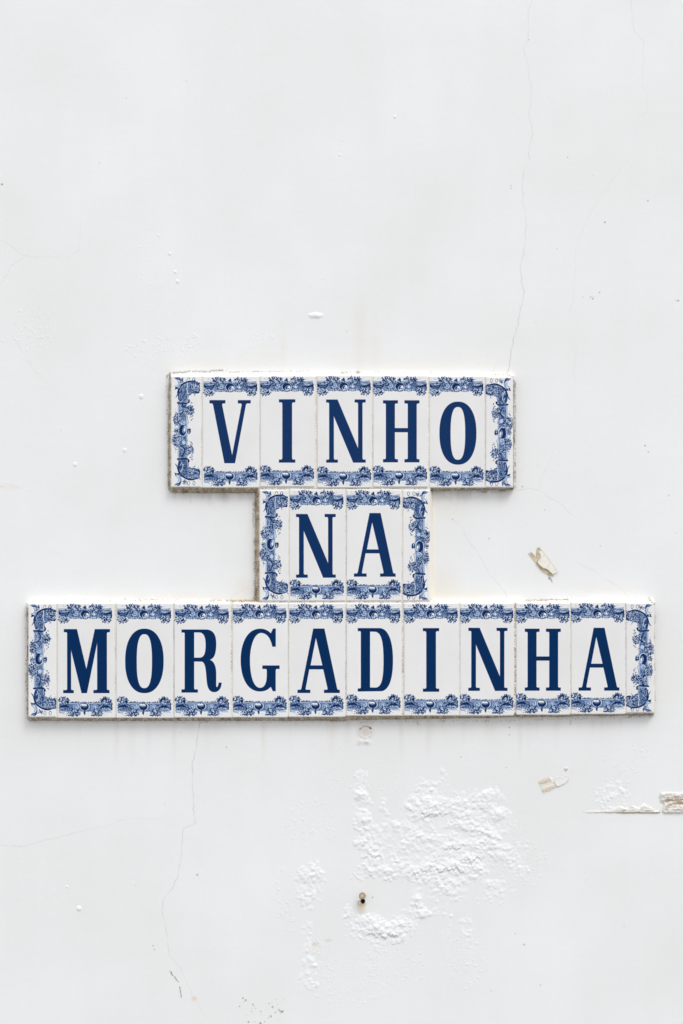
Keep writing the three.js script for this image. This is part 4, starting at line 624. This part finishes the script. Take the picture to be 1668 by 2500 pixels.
  g.computeVertexNormals();
  const q = g.attributes.position, uv = [];
  for (let i = 0; i < q.count; i++) { const px = (q.getX(i) * DIST) / (DIST - ZF) / S + 834, py = 1250 - ((q.getY(i) + SIGN0.y - EYE) * DIST) / (DIST - ZF) / S; uv.push((px - MX0) / (MX1 - MX0), (MY1 - py) / (MY1 - MY0)); }
  g.setAttribute('uv', new THREE.Float32BufferAttribute(uv, 2));
  obj('mortar', g, new THREE.MeshStandardMaterial({ map, roughness: 0.9, side: THREE.DoubleSide }), sign);
}

// ---------------------------------------------------------------- screw and scraps
{
  const metal = new THREE.MeshStandardMaterial({ color: new THREE.Color(0.36, 0.3, 0.24), metalness: 0.55, roughness: 0.5 });
  const rust = new THREE.MeshStandardMaterial({ color: new THREE.Color(0.42, 0.25, 0.12), roughness: 0.85 });
  const screw = thing('screw', 'rusty round-headed screw sticking out of the wall among the flaking paint', 'screw', at(886, 2192, -0.006));
  const R = 0.0046;
  const shank = new THREE.LatheGeometry(Array.from({ length: 25 }, (_, k) => new THREE.Vector2(0.0019 + (k % 2) * 0.0005, k * 0.0007)), 14); shank.rotateX(Math.PI / 2);
  const head = new THREE.LatheGeometry([[0.0019, 0], [R * 0.8, 0.0002], [R, 0.0009], [R, 0.0016], [R * 0.86, 0.0024], [R * 0.74, 0.0025], [R * 0.7, 0.0021], [0, 0.0021]].map(([x, y]) => new THREE.Vector2(x, y)), 28); head.rotateX(Math.PI / 2);
  obj('shank', shank, rust, screw);
  const hd = obj('head', head, metal, screw); hd.position.z = 0.0165;
  const bars = [0.7, 0.7 + Math.PI / 2].map((a) => { const b = new RoundedBoxGeometry(R * 1.1, R * 0.26, 0.0008, 2, 0.0002); b.rotateZ(a); b.translate(0, 0, 0.0023); return b; });
  const seat = new THREE.SphereGeometry(R * 0.45, 12, 8); seat.scale(1, 0.9, 0.3); seat.translate(-0.0004, -0.0003, 0.0021);
  obj('drive_recess', mergeGeometries([...bars, seat].map((b) => (b.index ? b.toNonIndexed() : b))), new THREE.MeshStandardMaterial({ color: new THREE.Color(0.62, 0.42, 0.24), metalness: 0.4, roughness: 0.5 }), hd);
  screw.rotation.x = -0.3; screw.rotation.y = -0.04;
}
// a torn layer: an outline in drawing units, bent and lifted by z(x, y) in mm, with a thickness
function torn(points, zf, thick, cell, x0, y0, color) {
  const inside = (x, y) => { let c = false; for (let i = 0, j = points.length - 1; i < points.length; j = i++) { const [a, b] = points[i], [p, q] = points[j]; if (b > y !== q > y && x < ((p - a) * (y - b)) / (q - b) + a) c = !c; } return c; };
  const xs = points.map((p) => p[0]), ys = points.map((p) => p[1]), ax = Math.min(...xs) - 1, ay = Math.min(...ys) - 1, nx = Math.ceil((Math.max(...xs) + 1 - ax) / cell), ny = Math.ceil((Math.max(...ys) + 1 - ay) / cell);
  const P = [], C = [], I = [], id = new Map(), o = at(x0, y0);
  const vert = (i, j, top) => { const k = `${i},${j},${top}`; if (!id.has(k)) { const x = ax + i * cell, y = ay + j * cell, p = at(x, y, zf(x, y) / 1000 - (top ? 0 : thick)).sub(o), c = color(x, y); id.set(k, P.length / 3); P.push(p.x, p.y, p.z); C.push(...c); } return id.get(k); };
  const cellIn = (i, j) => inside(ax + (i + 0.5) * cell, ay + (j + 0.5) * cell);
  for (let j = 0; j < ny; j++) for (let i = 0; i < nx; i++) {
    if (!cellIn(i, j)) continue;
    const t = [vert(i, j, 1), vert(i + 1, j, 1), vert(i + 1, j + 1, 1), vert(i, j + 1, 1)], u = [vert(i, j, 0), vert(i + 1, j, 0), vert(i + 1, j + 1, 0), vert(i, j + 1, 0)];
    I.push(t[0], t[3], t[1], t[1], t[3], t[2], u[0], u[1], u[3], u[1], u[2], u[3]);
    [[0, -1, 1, 0], [1, 0, 2, 1], [0, 1, 3, 2], [-1, 0, 0, 3]].forEach(([di, dj, p, q]) => { if (!cellIn(i + di, j + dj)) I.push(t[p], t[q], u[q], t[p], u[q], u[p]); });
  }
  const g = new THREE.BufferGeometry();
  g.setAttribute('position', new THREE.Float32BufferAttribute(P, 3)); g.setAttribute('color', new THREE.Float32BufferAttribute(C, 3)); g.setIndex(I); g.computeVertexNormals();
  return g;
}
{
  const m = new THREE.MeshStandardMaterial({ vertexColors: true, roughness: 0.85, side: THREE.DoubleSide });
  const tone = (base, dark, f) => (x, y) => { const k = clamp(f(x, y) + 0.35 * noise(x / 5, y / 4)); return base.map((v, i) => lerp(v, dark[i], k)); };
  const q = (k, ox, oy, ...v) => path(ox, oy, k, ...v);
  const cream = [0.8, 0.775, 0.72], tan = [0.42, 0.31, 0.2], yellow = [0.66, 0.58, 0.42];
  const k = 170 / 1568;
  const s1 = thing('paper_scrap', 'torn cream scrap stuck on the wall at a slant between the tile rows', 'scrap', at(1326, 1372), 'torn scraps left on the wall');
  obj('residue', torn(q(k, 1250, 1300, 370, 480, 440, 440, 540, 560, 560, 360, 620, 330, 660, 400, 700, 560, 800, 800, 930, 930, 930, 990, 880, 985, 800, 960, 680, 880, 580, 760, 500, 640), (x, y) => 0.55 + 0.5 * noise(x / 6, y / 6), 0.001, 1, 1326, 1372, tone(yellow, tan, (x, y) => 0.25 + 0.8 * noise(x / 8 + 3, y / 8))), m, s1);
  obj('paper', torn(q(k, 1250, 1300, 600, 420, 690, 400, 760, 490, 860, 650, 1000, 830, 1025, 885, 970, 900, 915, 940, 860, 880, 780, 815, 700, 800, 590, 700, 575, 650, 640, 580, 640, 500), (x, y) => 1.5 + 0.055 * (y - 1365) + 0.035 * (1340 - x) + 0.35 * noise(x / 9, y / 9), 0.0007, 1, 1326, 1372, tone(cream, yellow, (x, y) => 0.1 + 0.5 * noise(x / 7, y / 7))), m, s1);
  obj('torn_tail', torn(q(k, 1250, 1300, 820, 990, 860, 1010, 905, 1080, 912, 1150, 890, 1090, 850, 1040, 825, 1065), (x, y) => 0.3, 0.0006, 0.6, 1326, 1372, () => [0.4, 0.33, 0.26]), m, s1);
  const j = 130 / 1568;
  const s2 = thing('paper_scrap', 'small square torn scrap with tan creases above the broken plaster edge', 'scrap', at(1332, 1917), 'torn scraps left on the wall');
  obj('residue', torn(q(j, 1290, 1870, 305, 455, 420, 400, 600, 325, 690, 480, 800, 520, 830, 600, 650, 710, 450, 800, 400, 660), (x, y) => 0.75 + 0.5 * Math.sin((y - 0.35 * (1330 - x)) / 3.4) * 0.7 + 0.3 * noise(x / 5, y / 4), 0.001, 0.9, 1332, 1917, tone([0.78, 0.75, 0.68], [0.56, 0.42, 0.28], (x, y) => 0.12 + 0.35 * Math.sin((y - 0.35 * (1330 - x)) / 3.4))), m, s2);
  obj('paper', torn(q(j, 1290, 1870, 770, 470, 790, 375, 900, 340, 1040, 370, 1110, 300, 1190, 330, 1170, 430, 1080, 500, 950, 560, 850, 600), (x, y) => 0.9 + 0.05 * (y - 1905) + 0.3 * noise(x / 5, y / 5), 0.0006, 0.9, 1332, 1917, () => [0.8, 0.79, 0.77]), m, s2);
}
{ // crumbs of plaster on the wall
  const g = new THREE.IcosahedronGeometry(1, 2), p = g.attributes.position;
  for (let i = 0; i < p.count; i++) { const k = 1 + 0.5 * noise(p.getX(i) * 1.7 + 4, p.getY(i) * 1.7 + p.getZ(i)); p.setXYZ(i, p.getX(i) * k, p.getY(i) * k, p.getZ(i) * k); }
  const gg = mergeVertices(g.deleteAttribute('normal').deleteAttribute('uv')); gg.computeVertexNormals();
  const m = new THREE.MeshStandardMaterial({ color: new THREE.Color(0.74, 0.7, 0.62), roughness: 0.9 });
  const c1 = obj('plaster_crumb', gg, m, wall); c1.position.copy(at(1382, 1877, 0)); c1.scale.set(4.4 * S, 4 * S, 2.6 * S);
  for (const [x, y, k] of [[876, 2198, 2.6], [878, 2204, 1.8], [894, 2203, 1.6]]) { const c = obj('plaster_crumb', gg, flakePaint, wall); c.position.copy(at(x, y, 0)); c.scale.set(k * S * 1.2, k * S, k * S * 0.8); }
}
renderer.render(scene, camera);
